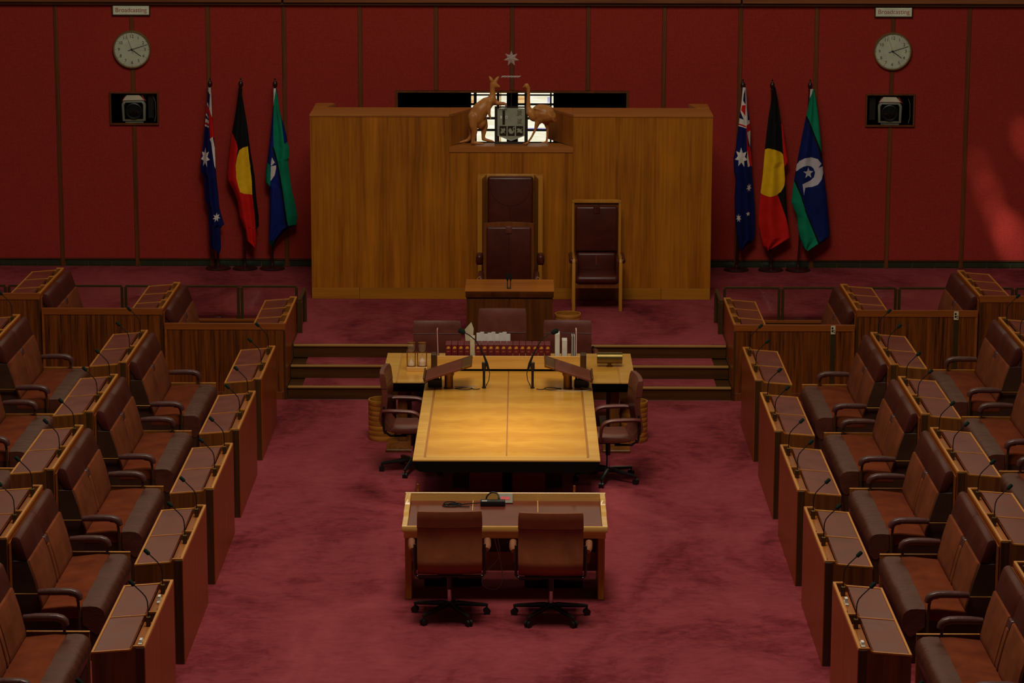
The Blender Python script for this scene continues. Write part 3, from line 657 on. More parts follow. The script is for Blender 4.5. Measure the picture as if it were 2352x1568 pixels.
# glass shield with etched arms
sh = thing('glass_shield', 'etched glass shield with a cross and swan between kangaroo and emu', 'shield', (-0.003, 34.37, ZL))
prof = [(-.170, .115), (-.170, .445), (-.06, .452), (.06, .452), (.172, .445), (.172, .115), (.0, .04)]
MB().prism(prof, 'y', 0, .014).build('shield_plate', 'etched', sh, 0)
MB().box(-.205, -.176, -.006, .02, .0, .46).box(.180, .208, -.006, .02, .0, .46).box(-.205, .208, .002, .02, .455, .472).box(-.176, .180, .0, .02, .0, .03).build('shield_frame', 'etched_dark', sh, 0)
c = MB(); c.box(-.108, -.076, -.004, .001, .245, .425); c.build('cross_upright', 'etched_dark', sh, 0)
c = MB(); c.box(-.135, -.112, -.005, .001, .32, .355); c.box(-.072, -.045, -.005, .001, .32, .355); c.build('cross_arm', 'white', sh, 0)
c = MB(); c.box(-.062, -.052, -.007, -.004, .33, .345).box(-.097, -.087, -.007, -.004, .262, .275).box(-.097, -.087, -.007, -.004, .395, .408); c.build('cross_star', 'brassdark', sh, 0)
for k, x in enumerate((-.145, -.043, .062)):
    MB().box(x, x + .088, -.003, .001, .105, .228).build('lower_quarter', 'etched_dark', sh, 0)
def sil(pts, cx, cz, sc, mat, nm): MB().prism([(cx + a * sc, cz + b * sc) for a, b in pts], 'y', -.006, -.002).build(nm, mat, sh, 0)
swan = [(-.30, .0), (-.15, -.30), (.15, -.32), (.33, -.12), (.36, .10), (.28, .26), (.34, .40), (.46, .38), (.40, .48), (.26, .48), (.18, .34), (.24, .12), (.16, -.04), (-.02, .30), (-.12, .36), (-.28, .18)]
sil(swan, .0, .165, .11, 'etched', 'swan_emblem')
lion = [(-.35, -.3), (-.2, .1), (-.3, .35), (.0, .25), (.2, .4), (.3, .1), (.15, -.1), (.3, -.35), (.05, -.2), (-.15, -.35)]
sil(lion, -.10, .168, .10, 'etched', 'bird_emblem'); sil([(-b, a) for a, b in lion], .107, .172, .10, 'etched', 'lion_emblem')
sil(lion, .105, .395, .10, 'devgrey', 'crown_emblem'); sil([(-a, -b) for a, b in lion], .105, .29, .09, 'devgrey', 'cross_emblem')
MB().tube([(-.168, -.004, .112), (0, -.004, .045), (.168, -.004, .112)], .006, 6).build('chevron_edge', 'etched', sh)
# suspended wreath and seven-pointed star
wr = MB()
for k in range(6):
    x = -.098 + k * .039; wr.tube([(x - .024, .0, -.010), (x - .008, -.006, -.002), (x + .008, -.006, .004), (x + .024, 0, .010)], [.005, .009, .009, .005], 8)
    wr.tube([(x - .016, .006, .010), (x, .010, .002), (x + .016, .006, -.008)], [.004, .006, .004], 8)
tag(wr.build('glass_wreath', 'frost', None, 60, (-.006, 34.40, 3.22)), 'twisted cut-glass wreath bar floating above the shield', 'wreath')
stv = MB(); pts = []
for i in range(14):
    a = PI * i / 7; r = .098 if i % 2 == 0 else .047; pts.append((r * math.sin(a), 0, r * math.cos(a)))
vs = pts + [(0, -.026, 0), (0, .026, 0)]
stv.add(vs, [(i, (i + 1) % 14, 14) for i in range(14)] + [((i + 1) % 14, i, 15) for i in range(14)])
str_ = tag(stv.build('glass_star', 'frost', None, 0, (-.002, 34.40, 3.447)), 'seven-pointed cut-glass star above the coat of arms', 'star')
MB().tube([(0, .012, -.06), (0, .012, -.60)], .0035, 8).build('glass_rod', 'crystal', str_)

# ================================================================== HIGH CHAIRS ON THE DAIS
def wedge(mb, prof, x0, x1, r=.006, seg=1): return mb.rprism(prof, 'x', x0, x1, r, seg)
# big vice-regal chair: hooded timber shell
t = thing('hooded_high_chair', 'tallest hooded timber chair with maroon leather back standing against the screen', 'chair', (-.009, 33.62, ZD))
hs = 1.597
MB().rbox(-.385, .385, .43, .47, 0, hs, .01, 2).build('back_panel', 'chairwood', t)
for s in (-1, 1):
    pl = [(s * .40, .0), (s * .345, .0), (s * .29, .43), (s * .385, .47), (s * .40, .45)]
    MB().prism(pl, 'z', 0, hs).build('side_wing', 'chairwood', t, 0)
    MB().rbox(min(s * .33, s * .42), max(s * .33, s * .42), -.20, .02, .55, .69, .04, 3).build('armrest', 'throne_leather', t)
    MB().rbox(min(s * .345, s * .395), max(s * .345, s * .395), -.19, .0, .0, .56, .008, 1).build('arm_panel', 'chairwood', t)
MB().rbox(-.285, .285, .34, .44, .45, 1.575, .035, 3).build('leather_back', 'throne_leather', t)
dome = [(.0, 1.555)] ; dm = MB()
pts = [(-.245, 1.45)] + [(.245 * -math.cos(PI * k / 14), 1.45 - .235 * math.sin(PI * k / 14)) for k in range(1, 14)] + [(.245, 1.45)]
dm.tube([(a, .338, b) for a, b in pts], .004, 6); dm.tube([(0, .338, 1.215), (0, .338, .5)], .0035, 6); dm.build('stitched_seam', 'dark_leather', t)
MB().rbox(-.29, .29, -.16, .40, .34, .47, .03, 3).build('seat', 'throne_leather', t)
MB().rbox(-.35, .35, -.14, .44, .0, .34, .01, 1).build('seat_box', 'chairwood', t)
# president's chair in front of it
t = thing('president_chair', 'maroon leather armchair with timber frame right behind the small dais desk', 'chair', (-.022, 32.78, ZD))
MB().prism([(-.307, .66), (-.30, 1.135), (-.15, 1.148), (.0, 1.152), (.15, 1.148), (.30, 1.135), (.307, .66), (.30, .20), (-.30, .20)], 'y', .27, .31).build('back_frame', 'chairwood_d', t)
MB().rbox(-.27, .27, .225, .275, .27, 1.10, .03, 3).build('leather_back', 'throne_leather', t)
MB().rbox(-.038, .038, .215, .235, 1.02, 1.108, .008, 2).build('head_tab', 'chair_leather_d', t)
MB().tube([(0, .223, 1.02), (0, .221, .5), (0, .223, .30)], .006, 6).build('stitched_seam', 'dark_leather', t)
MB().rbox(-.27, .27, -.20, .24, .24, .34, .03, 3).build('seat', 'throne_leather', t)
for s in (-1, 1):
    MB().rbox(min(s * .30, s * .37), max(s * .30, s * .37), -.20, .28, .50, .56, .025, 3).build('armrest', 'throne_leather', t)
    MB().ball((s * .345, -.17, .50), .04, (1, .8, 1.6)).build('arm_knuckle', 'chairwood', t)
    for y in (-.17, .26): MB().rbox(s * .33 - .022, s * .33 + .022, y - .022, y + .022, 0, .50, .006, 1).build('leg', 'chairwood', t)
MB().rbox(-.31, .31, -.17, .27, .16, .24, .006, 1).build('seat_rail', 'chairwood_d', t)
# side chair on the right
t = thing('high_back_chair', 'high-backed timber chair with maroon leather right of the dais desk', 'chair', (1.058, 33.60, ZD))
fw = .29
for s in (-1, 1):
    MB().rprism([(.28, .0), (.32, .0), (.34, 1.30), (.30, 1.30)], 'x', s * fw - .016, s * fw + .016, .004).build('back_post', 'chairwood', t)
    MB().rbox(s * .287 - .022, s * .287 + .022, -.26, -.215, 0, .60, .008, 2).build('front_leg', 'chairwood', t)
    ap = [(s * .287, -.235, .60), (s * .287, -.23, .625), (s * .287, -.1, .64), (s * .287, .28, .63)]
    MB().tube(ap, [.022, .026, .024, .02], 10).build('arm_rail', 'chairwood', t)
    MB().rbox(min(s * .285, s * .345), max(s * .285, s * .345), -.24, .26, .59, .655, .028, 3).build('arm_pad', 'throne_leather', t)
    MB().rbox(min(s * .235, s * .265), max(s * .235, s * .265), -.18, .26, .36, .63, .012, 2).build('arm_cushion', 'throne_leather', t)
MB().rbox(-fw - .016, fw + .016, .295, .345, 1.26, 1.30, .004, 1).build('top_rail', 'chairwood', t)
MB().rbox(-fw, fw, .33, .345, .55, 1.26, .004, 1).build('back_board', 'chairwood_d', t)
MB().rbox(-.262, .262, .25, .325, .655, 1.225, .03, 3).build('upper_back', 'throne_leather', t)
MB().rbox(-.04, .04, .242, .26, 1.135, 1.222, .006, 1).build('head_tab', 'throne_leather', t)
MB().rbox(-.24, .24, .21, .29, .42, .65, .03, 3).build('lower_back', 'throne_leather', t)
MB().rbox(-.012, .012, .203, .22, .49, .63, .005, 1).build('lumbar_strip', 'chair_leather_d', t)
MB().rbox(-.262, .262, -.28, .24, .345, .445, .045, 4).build('seat', 'throne_leather', t)
MB().rbox(-.285, .285, -.24, .30, .285, .345, .004, 1).build('seat_rail', 'chairwood_d', t)

# president's desk
t = thing('president_desk', 'small panelled timber desk at the front of the dais before the high chairs', 'desk', (-.004, 31.40, ZD))
MB().box(-.498, .498, .045, .68, 0, .53).build('body', 'pres', t, 0)
MB().rprism([(.02, .53), (.0, .585), (.0, .60), (.72, .60), (.70, .53)], 'x', -.508, .508, .004).build('cornice', 'pres', t)
MB().rbox(-.517, .517, -.006, .735, .60, .617, .004, 1).build('desk_top', 'pres_top', t)
for a, b in ((-.49, -.003), (.003, .49)): MB().rbox(a, b, .034, .046, .02, .51, .004, 1).build('front_panel', 'pres', t)
t = thing('twin_microphone', 'pair of slim black microphones standing on the small dais desk', 'microphone', (-.012, 31.53, ZD + .617))
MB().rbox(-.024, .024, -.015, .015, 0, .012, .004, 1).build('base', 'black', t)
for s in (-1, 1):
    MB().tube([(s * .017, 0, .01), (s * .019, 0, .06), (s * .018, 0, .10)], .005, 6).build('stem', 'black', t)
    MB().tube([(s * .018, 0, .09), (s * .018, -.002, .10), (s * .017, -.01, .17), (s * .017, -.011, .178)], [.006, .011, .011, .006], 8).build('head', 'foam', t)

# ================================================================== WASTE BINS
def bin_(name, label, loc, h, r, group='round timber bins'):
    t = thing(name, label, 'bin', loc, 0, group); n = 8
    for k in range(n):
        z0, z1 = h * k / n, h * (k + 1) / n
        MB().lathe([(r * .995, z0 + .0003), (r, z0 + .0015), (r, z1 - .0015), (r * .995, z1 - .0003), (r * .92, z1 - .0003), (r * .92, z0 + .0003), (r * .995, z0 + .0003)], 0, 0, 32, 0, False).build('stave_ring', 'binwood', t)
    MB().lathe([(0.0, .006), (r * .92, .006), (r * .92, .018), (0, .018)], 0, 0, 32).build('bin_floor', 'desk_dark', t)
    MB().lathe([(r * .915, h), (r * .92, h + .004), (r * .995, h + .004), (r * 1.003, h), (r * .915, h)], 0, 0, 32, 0, False).build('rim', 'chairwood', t)
    return t
bin_('waste_bin', 'round banded timber bin on the carpet left of the long table', (-1.335, 28.55, 0), .425, .147)
bin_('waste_bin', 'round banded timber bin on the carpet right of the long table', (1.322, 28.50, 0), .425, .147)
bin_('waste_bin', 'round timber bin on the dais beside the small desk', (.672, 31.56, ZD), .32, .152)

# ================================================================== OFFICE CHAIRS
def office_chair(name, label, loc, rz, lift=0.0, high=0.0, mat='chair_leather', star=0.0, group='leather swivel chairs'):
    """faces local +y, back at -y"""
    t = thing(name, label, 'chair', loc, rz, group)
    for k in range(5):
        a = star + 2 * PI * k / 5; d = Vector((math.cos(a), math.sin(a), 0))
        lg = MB().tube([d * .02 + Vector((0, 0, .112)), d * .06 + Vector((0, 0, .113)), d * .29 + Vector((0, 0, .085)), d * .325 + Vector((0, 0, .078))], [.024, .024, .017, .013], 8)
        o = lg.build('star_leg', 'blackmetal', t)
        c = MB(); p = d * .318; q = Vector((-d.y, d.x, 0))
        for sg in (-1, 1):
            cpt = p + q * (.014 * sg) + Vector((0, 0, .028))
            c.tube([cpt - q * .010, cpt - q * .0095, cpt + q * .0095, cpt + q * .010], [.022, .028, .028, .022], 14)
        c.tube([p + Vector((0, 0, .028)), p + Vector((0, 0, .08))], .008, 6)
        c.build('caster', 'black', o)
    MB().lathe([(.03, .085), (.034, .09), (.034, .128), (.024, .135)], 0, 0, 16).build('hub', 'blackmetal', t)
    MB().lathe([(.017, .13), (.017, .25 + lift), (.016, .25 + lift)], 0, 0, 14).build('gas_column', 'chrome', t)
    MB().lathe([(.024, .24 + lift), (.024, .385 + lift), (.02, .39 + lift)], 0, 0, 14).build('column_sleeve', 'blackmetal', t)
    L = lift
    MB().rprism([(-.13, .385 + L), (-.10, .37 + L), (.10, .375 + L), (.14, .40 + L), (.14, .415 + L), (-.13, .415 + L)], 'x', -.10, .10, .008).build('mechanism', 'black', t)
    # seat
    pr = [(-.20, .425 + L), (-.21, .45 + L), (-.19, .472 + L), (-.05, .470 + L), (.10, .478 + L), (.20, .472 + L), (.235, .455 + L), (.24, .43 + L), (.215, .418 + L), (-.10, .412 + L)]
    MB().rprism(pr, 'x', -.245, .245, .014, 2).build('seat', mat, t)
    # back: one curved leather shell, rings along height
    top = .985 + L + high; z0 = .435 + L; N = 16; rings = []
    for k in range(N + 1):
        f = k / N; z = z0 + (top - z0) * f
        yc = -.205 - .085 * math.sin(min(1, f / .22) * PI * .5) + .040 * math.sin(max(0, min(1, (f - .18) / .5)) * PI * .5) - .075 * max(0, f - .6)
        w = .268 * (1 - .04 * abs(f - .5)) * (1.0 if f < .97 else .97); th = .026 * (1 if .03 < f < .95 else .6)
        ring = []
        for i in range(9): x = -w + 2 * w * i / 8; ring.append((x, yc + th + .022 * (1 - (x / w) ** 2) * -1.0, z))
        for i in range(9): x = w - 2 * w * i / 8; ring.append((x, yc - th + .022 * (1 - (x / w) ** 2) * -1.0, z))
        rings.append(ring)
    fs = int(N * (.80 if high < .1 else .64))
    MB().loft(rings[:fs + 1]).build('back_shell', mat, t, 60)
    MB().loft([[(x * 1.012, y + (.004 if i < 9 else -.006), z + .002) for i, (x, y, z) in enumerate(r)] for r in rings[fs:]]).build('head_roll', mat, t, 60)
    r0 = rings[fs]; MB().tube([(x, y + .001, z) for x, y, z in r0] + [r0[0]], .0045, 6).build('piping', 'dark_leather', t)
    # tubular frame and arms
    for s in (-1, 1):
        MB().tube([(s * .285, -.262, .70 + L), (s * .287, -.275, .60 + L), (s * .285, -.262, .45 + L), (s * .25, -.20, .395 + L), (s * .08, -.06, .36 + L)], .012, 8).build('frame_tube', 'blackmetal', t)
        ap = [(s * .300, -.270, .655 + L), (s * .312, -.20, .662 + L), (s * .315, -.05, .660 + L), (s * .315, .03, .652 + L), (s * .315, .085, .625 + L), (s * .312, .11, .57 + L), (s * .30, .115, .45 + L)]
        ap = smooth_path(ap, 4); rr = [.026 + .003 * min(1, q / 4) - .010 * max(0, (q - 14) / 10) for q in range(len(ap))]
        MB().tube(ap, rr, 12, 0, .72).build('armrest', mat, t)
    MB().tube([(-.285, -.262, .45 + L), (-.27, -.255, .425 + L), (.27, -.255, .425 + L), (.285, -.262, .45 + L)], .010, 8).build('frame_bar', 'blackmetal', t)
    return t
office_chair('swivel_chair', 'brown leather swivel chair seen from behind, left seat at the nearest small desk', (-.457, 22.20, 0), 0.03, star=.20)
office_chair('swivel_chair', 'brown leather swivel chair seen from behind, right seat at the nearest small desk', (.386, 22.16, 0), -0.02, star=.33)
office_chair('swivel_chair', 'brown leather swivel chair tucked against the left side of the long table', (-.955, 27.17, 0), -PI / 2 - .06, lift=.02, high=.04, mat='chair_leather_d', star=1.1)
office_chair('swivel_chair', 'brown leather swivel chair tucked against the right side of the long table', (1.0, 26.80, 0), PI / 2 + .10, lift=.02, high=.05, mat='chair_leather_d', star=.30)
office_chair('swivel_chair', 'maroon leather swivel chair behind the table, left of the three', (-.805, 30.02, 0), PI, lift=-.06, mat='chair_leather_d')
office_chair('swivel_chair', 'taller maroon leather swivel chair behind the table, middle of the three', (-.08, 30.02, 0), PI, lift=-.06, high=.14, mat='chair_leather_d')
office_chair('swivel_chair', 'maroon leather swivel chair behind the table, right of the three', (.648, 30.02, 0), PI, lift=-.05, mat='chair_leather_d')

# ================================================================== LONG TABLE
YT0, YT1, YT2 = 24.79, 28.15, 29.63
tb = thing('long_table', 'long golden veneered T-shaped table in the middle of the chamber', 'table', (0, YT0, 0))
a1, a2 = YT1 - YT0, YT2 - YT0
zt0, zt1 = .688, .70
def tp(x0, x1, y0, y1, mat, nm): MB().box(x0, x1, y0, y1, zt0, zt1).build(nm, mat, tb, 0)
g = .0015
for s in (-1, 1):
    X = lambda a, b: (min(s * a, s * b), max(s * a, s * b))
    tp(*X(.0065, .746), .1645, 1.18 - .001, 'table', 'veneer_panel'); tp(*X(.0065, .746), 1.18 + .001, a1 + .12, 'table', 'veneer_panel')
    tp(*X(.767, .865), .11, a1 + .12, 'table_border', 'border_strip')
    MB().prism([(s * .865, 0), (s * .865, .11), (s * .768, .11), (s * .755, .10)], 'z', zt0, zt1).build('border_corner', 'table_border', tb, 0)
    tp(*X(.7465, .7665), .11, a1 + .12, 'inlay', 'inlay_strip')
    tp(*X(.0065, .8655), a1 + .1205, a2 - .16, 'table', 'veneer_panel')
    tp(*X(.866, 1.155), a1 + .1205, a2 - .16, 'table', 'veneer_panel')
    tp(*X(1.1555, 1.173), a1, a2, 'inlay_fine', 'inlay_strip')
    tp(*X(1.1735, 1.325), a1, a2, 'table_border', 'border_strip')
    tp(*X(.8655, 1.155), a1, a1 + .1195, 'table_border', 'border_strip')
    MB().rprism([(s * .85, .64), (s * .862, .6875), (s * .70, .6875), (s * .62, .575), (s * .74, .575), (s * .81, .60)], 'y', .03, a1 - .03, .004).build('skirt', 'blackrub', tb)
    MB().rprism([(a1 + .004, .6875), (a2 - .004, .6875), (a2 - .1, .575), (a1 + .1, .575), (a1 + .02, .62)], 'x', *X(.70, 1.31), .006).build('skirt', 'blackrub', tb)
    MB().box(*X(.05, .371), 1.52, 3.9, 0, .57).build('pedestal', 'rail_wood', tb, 0)
    MB().box(*X(.372, .54), 1.70, 3.9, 0, .57).build('pedestal_wing', 'desk_dark', tb, 0)
    MB().rbox(*X(1.06, 1.16), a1 + .16, a2 - .15, 0.03, .57, .006, 1).build('leg_panel', 'desk_end', tb)
    MB().rbox(*X(.98, 1.27), a1 - .22, a2 - .1, 0, .03, .006, 1).build('foot_plate', 'desk_end', tb)
tp(-.745, .745, .106, .1635, 'table_border', 'border_strip')
MB().prism([(-.865, 0), (.865, 0), (.755, .10), (-.755, .10)], 'z', zt0, zt1).build('border_strip', 'table_border', tb, 0)
tp(-.006, .006, .165, a2 - .161, 'inlay', 'inlay_strip')
tp(-1.156, 1.156, a2 - .1585, a2, 'table_border', 'border_strip')
MB().prism([(-.862, .6875), (.862, .6875), (.855, .65), (.835, .61), (.80, .59), (.74, .582), (-.74, .582), (-.80, .59), (-.835, .61), (-.855, .65)], 'y', .003, .35).build('front_skirt', 'blackrub', tb)
MB().box(-.049, .049, 1.54, 3.8, 0, .57).build('cable_channel', 'void', tb, 0)
for x in (-.046, -.002, .042): MB().box(x, x + .004, 1.533, 1.54, 0.02, .56).build('channel_strip', 'brassdark', tb, 0)

# ------------------------------------------------------------------ things on the long table
ZTB = .70
# document rack
rk = thing('document_rack', 'low timber rack along the table holding the row of maroon binders', 'rack', (0, 28.69, ZTB))
MB().rbox(-.758, .758, 0, .022, .024, .165, .003, 1).build('front_board', 'table_border', rk)
MB().box(-.76, .76, .012, .30, 0, .022).build('base', 'void', rk, 0)
MB().box(-.758, .758, .022, .30, .022, .034).build('rack_floor', 'table', rk, 0)
MB().rbox(-.758, .758, .285, .30, .034, .10, .003, 1).build('back_board', 'table', rk)
for s in (-1, 1): MB().rbox(min(s * .76, s * .822), max(s * .76, s * .822), -.004, .14, 0, .18, .004, 1).build('end_block', 'desk_dark', rk)
def emblem_binder(t, w, h):
    MB().rbox(-w / 2, w / 2, 0, .20, 0, h, .003, 1).build('spine', 'binder', t)
    e = MB()
    pts = [(-.018, .0), (-.013, .012), (-.004, .02), (.006, .021), (.014, .014), (.018, .004), (.012, -.002), (.004, -.001), (.0, -.006), (-.006, -.001), (-.012, -.004)]
    e.prism([(a * 1.1, .80 * h + .006 + b * 1.1) for a, b in pts], 'y', -.002, .001); e.build('gold_crest', 'goldleaf', t, 0)
    e = MB()
    for q in range(5): e.box(-.013 + q * .0055, -.0095 + q * .0055, -.0015, .001, .68 * h, .68 * h + .005)
    e.build('gold_lettering', 'goldleaf', t, 0)
xs = [-.640 + .0665 * k for k in range(4)] + [-.322 + .0668 * k for k in range(12)]
b0 = None
for k, x in enumerate(xs):
    lab = 'maroon binder with gold crest, %s from the left in the rack row' % ['first', 'second', 'third', 'fourth', 'fifth', 'sixth', 'seventh', 'eighth', 'ninth', 'tenth', 'eleventh', 'twelfth', 'thirteenth', 'fourteenth', 'fifteenth', 'sixteenth'][k]
    z = ZTB + .034 + (.012 if k == 15 else 0)
    loc = (x, 28.735, ZTB + .035)
    if b0 is None:
        b0 = thing('binder', lab, 'binder', loc, 0, 'maroon binders in the rack'); emblem_binder(b0, .063, .245)
    else: dup(b0, loc, lab)
def book(name, label, loc, w, d, h, cover, pages, tilt=0.0, cat='book'):
    t = thing(name, label, cat, loc); t.rotation_euler = (0, tilt, 0)
    MB().rbox(-w / 2, -w / 2 + .004, 0, d, 0, h, .001, 1).build('cover', cover, t); MB().rbox(w / 2 - .004, w / 2, 0, d, 0, h, .001, 1).build('cover', cover, t)
    MB().box(-w / 2 + .004, w / 2 - .004, .003, d - .004, .003, h - .004).build('pages', pages, t, 0)
    return t
book('thick_book', 'cream-spined thick book standing between maroon binders in the rack', (-.385, 28.74, ZTB + .035), .05, .19, .31, 'cream', 'cream')
book('thick_book', 'cream box file standing at the right end of the maroon binder row', (.515, 28.74, ZTB + .035), .052, .17, .36, 'cream', 'white')
book('report', 'red-covered stack of reports standing right of the cream box file', (.592, 28.75, ZTB + .035), .062, .16, .29, 'redcover', 'white')
for k, x in enumerate((.672, .694, .714)):
    book('notebook', ['dark spiral notebook standing right of the red report stack', 'second dark notebook beside the spiral notebook in the rack', 'tall red notebook at the right end of the rack'][k], (x, 28.74, ZTB + .035), .018, .16, (.335, .335, .40)[k], ('ink', 'ink', 'redcover')[k], 'white')
book('folder', 'thin tall red and white folder standing alone at the left of the rack', (-.745, 28.74, ZTB + .036), .014, .14, .40, 'redcover', 'white', -.03, 'folder')
t = thing('loose_papers', 'bundle of white papers standing behind the maroon binders in the rack', 'papers', (-.175, 28.945, ZTB + .036))
for k in range(9): MB().box(-.17 + k * .04, -.135 + k * .04 + .006, .002 * (k % 3), .02 + .002 * (k % 3), 0, .325 + .012 * math.sin(k * 2.1)).build('sheet', 'white', t, 0)
tag(MB().prism([(-.03, 0), (.02, 0), (.045, .37), (.02, .44), (-.05, .36)], 'y', 0, .02).build('loose_leaflet', 'cream', None, 0, (-.42, 28.955, ZTB + .036)), 'leaning cream leaflet behind the binders near the middle chair', 'leaflet')
MBk = MB().lathe([(.011, 0), (.012, .004), (.012, .062), (.008, .066)], 0, 0, 12)
tag(MBk.build('marker_cap', 'ink', None, 50, (-.70, 28.80, ZTB + .0345)), 'small black marker cap standing in the rack left of the binders', 'marker')
# sand glasses
t = thing('sand_glass_stand', 'timber stand holding two brass-framed sand glasses on the left table wing', 'hourglass', (-.975, 28.70, ZTB))
MB().rbox(-.105, .115, -.03, .12, 0, .045, .004, 1).build('base', 'gold', t)
for x in (-.10, -.015, .01, .105):
    MB().tube([(x, .01, .045), (x, .01, .20)], .005, 8).build('brass_post', 'brass', t)
MB().box(-.105, .112, .005, .015, .196, .204).build('cross_bar', 'brass', t, 0)
for k, x in enumerate((-.058, .058)):
    gl = MB().lathe([(.040, .05), (.042, .065), (.036, .105), (.012, .155), (.006, .168), (.012, .18), (.036, .225), (.042, .27), (.040, .295)], x, .03, 18)
    o = gl.build('glass_bulb', 'bulb', t, 60)
    MB().lathe([(.037, .054), (.037, .072 + .03 * k), (.018, .10 + .025 * k), (.004, .118 + .02 * k)], x, .03, 16).build('sand', 'sand', o)
    MB().lathe([(.046, .046), (.046, .052), (.0, .052)], x, .03, 18).build('end_plate', 'brass', t); MB().lathe([(.044, .295), (.044, .302), (.0, .302)], x, .03, 18).build('end_plate', 'brass', t)
# lecterns
for s in (-1, 1):
    t = thing('table_lectern', 'sloping brown leather lectern with brass edge on the table, %s side' % SIDE[s], 'lectern', (s * .612, 27.87, ZTB), 0, 'table lecterns')
    MB().lathe([(.052, 0), (.052, .006), (.044, .012), (.044, .125), (.056, .145), (.056, .16)], 0, 0, 20).build('post', 'bronze', t)
    th = math.atan2(.155, .47)
    def tilt(mb):
        def f(p):
            x, y, z = p; return Vector((-s * (x * math.cos(th) - z * math.sin(th)), y, .185 + x * math.sin(th) + z * math.cos(th)))
        return mb.xf(f)
    tilt(MB().rbox(-.245, .145, -.20, .30, 0, .022, .004, 1)).build('leather_board', 'desk_leather', t)
    tilt(MB().rbox(.146, .255, -.20, .30, 0, .023, .004, 1)).build('brass_panel', 'bronze', t)
    tilt(MB().rbox(-.262, -.246, -.20, .30, -.004, .045, .003, 1)).build('book_stop', 'bronze', t)
    tilt(MB().rbox(-.05, .05, -.05, .05, -.03, 0, .006, 1)).build('mount', 'bronze', t)
    # table microphone on a stand
    t = thing('table_microphone', 'tall black gooseneck microphone on a stand, %s of the table centre line' % SIDE[s], 'microphone', (s * .25, 27.87, ZTB), 0, 'table microphones')
    MB().lathe([(.022, 0), (.022, .012), (.013, .016), (.013, .235), (.010, .24)], 0, 0, 12).build('stand', 'black', t)
    MB().rbox(-.022, .022, -.016, .016, .20, .275, .006, 1).build('clip', 'black', t)
    MB().tube([(-s * .045, -.01, .20), (-s * .03, -.01, .26), (s * .0, 0, .34), (s * .04, 0, .42), (s * .085, 0, .50), (s * .15, 0, .555), (s * .205, 0, .585)], [.013, .014, .010, .006, .006, .006, .006], 8).build('gooseneck', 'black', t)
    MB().tube([(s * .195, 0, .578), (s * .205, 0, .584), (s * .25, 0, .605), (s * .262, 0, .61)], [.012, .024, .026, .014], 10).build('microphone_head', 'foam', t)
    MB().tube([(-s * .045, -.01, .20), (-s * .06, -.02, .16), (-s * .05, -.04, .09), (-s * .015, -.05, .02), (s * .0, -.05, .005)], .004, 6).build('cable', 'black', t)
    # power hub
    hb = thing('cable_hub', ('black cable hub with five plugs under the left lectern' if s < 0 else 'black desktop hub under the right lectern trailing a white cable'), 'hub', (s * .757, 27.93, ZTB), -.25 if s > 0 else 0, 'cable hubs')
    MB().rprism([(-.04, 0), (.05, 0), (.05, .05), (.03, .085), (-.04, .085)], 'x', -.072, .072, .006).build('hub_body', 'black', hb)
    for k in range(5):
        MB().rbox(-.065 + k * .03, -.05 + k * .03, -.02, .03, .085, .13 if s < 0 else .105, .003, 1).build('plug', 'ink', hb)
    lo = MB().tube([(.16 + .085 * math.cos(a) * (1 + .1 * math.sin(3 * a)), .0 + .05 * math.sin(a), 0.004 + .003 * math.sin(2 * a)) for a in [2 * PI * k / 24 for k in range(25)]], .004, 6)
    lo.tube([(.24, 0, .004), (.27, -.03, .004), (.30, -.03, .004), (.33, -.01, .004)], .004, 6)
    if s > 0: lo.xf(lambda p: Vector((-p.x, p.y, p.z)))
    tag(lo.build('black_cable', 'black', None, 60, (s * .62, 27.82, ZTB + .002)), 'coiled black cable lying on the table %s of the centre line' % SIDE[s], 'cable', 'black table cables')
lo = MB().tube([(.13 + .11 * math.cos(a), .02 * math.sin(a) + .015 * math.sin(2 * a), .006 + .002 * math.sin(3 * a)) for a in [2 * PI * k / 20 for k in range(19)]], .0035, 6)
tag(lo.build('white_cable', 'whitecable', None, 60, (-.57, 27.86, ZTB + .010)), 'white cable looped beside the left lectern post', 'cable')
lo = MB().tube(smooth_path([(-.13, -.07, .004), (-.05, -.11, .004), (.05, -.12, .004), (.15, -.10, .004), (.21, -.07, .004), (.235, -.05, .004), (.225, 0, .004), (.18, .04, .004), (.12, .05, .004)]), .004, 6)
tag(lo.build('white_cable', 'whitecable', None, 60, (.63, 27.84, ZTB)), 'white cable curving towards the right edge of the long table', 'cable')
lo = MB().tube([(-.03, .02, .05), (-.07, .03, .045), (-.11, .03, .01), (-.125, .0, .004)], .004, 6)
tag(lo.build('black_lead', 'black', None, 60, (-.77, 27.93, ZTB)), 'short black lead leaving the left cable hub', 'cable')
# brass drum lamp
t = thing('brass_desk_lamp', 'horizontal brass drum lamp on the right table wing', 'lamp', (1.077, 28.95, ZTB))
MB().lathe([(.035, 0), (.035, .012), (.02, .018), (.02, .045)], 0, 0, 16).build('stand', 'bronze', t)
MB().tube([(-.135, 0, .095), (-.134, 0, .095), (.134, 0, .095), (.135, 0, .095)], [.055, .062, .062, .055], 24).build('drum_shade', 'lampbrass', t, 40)

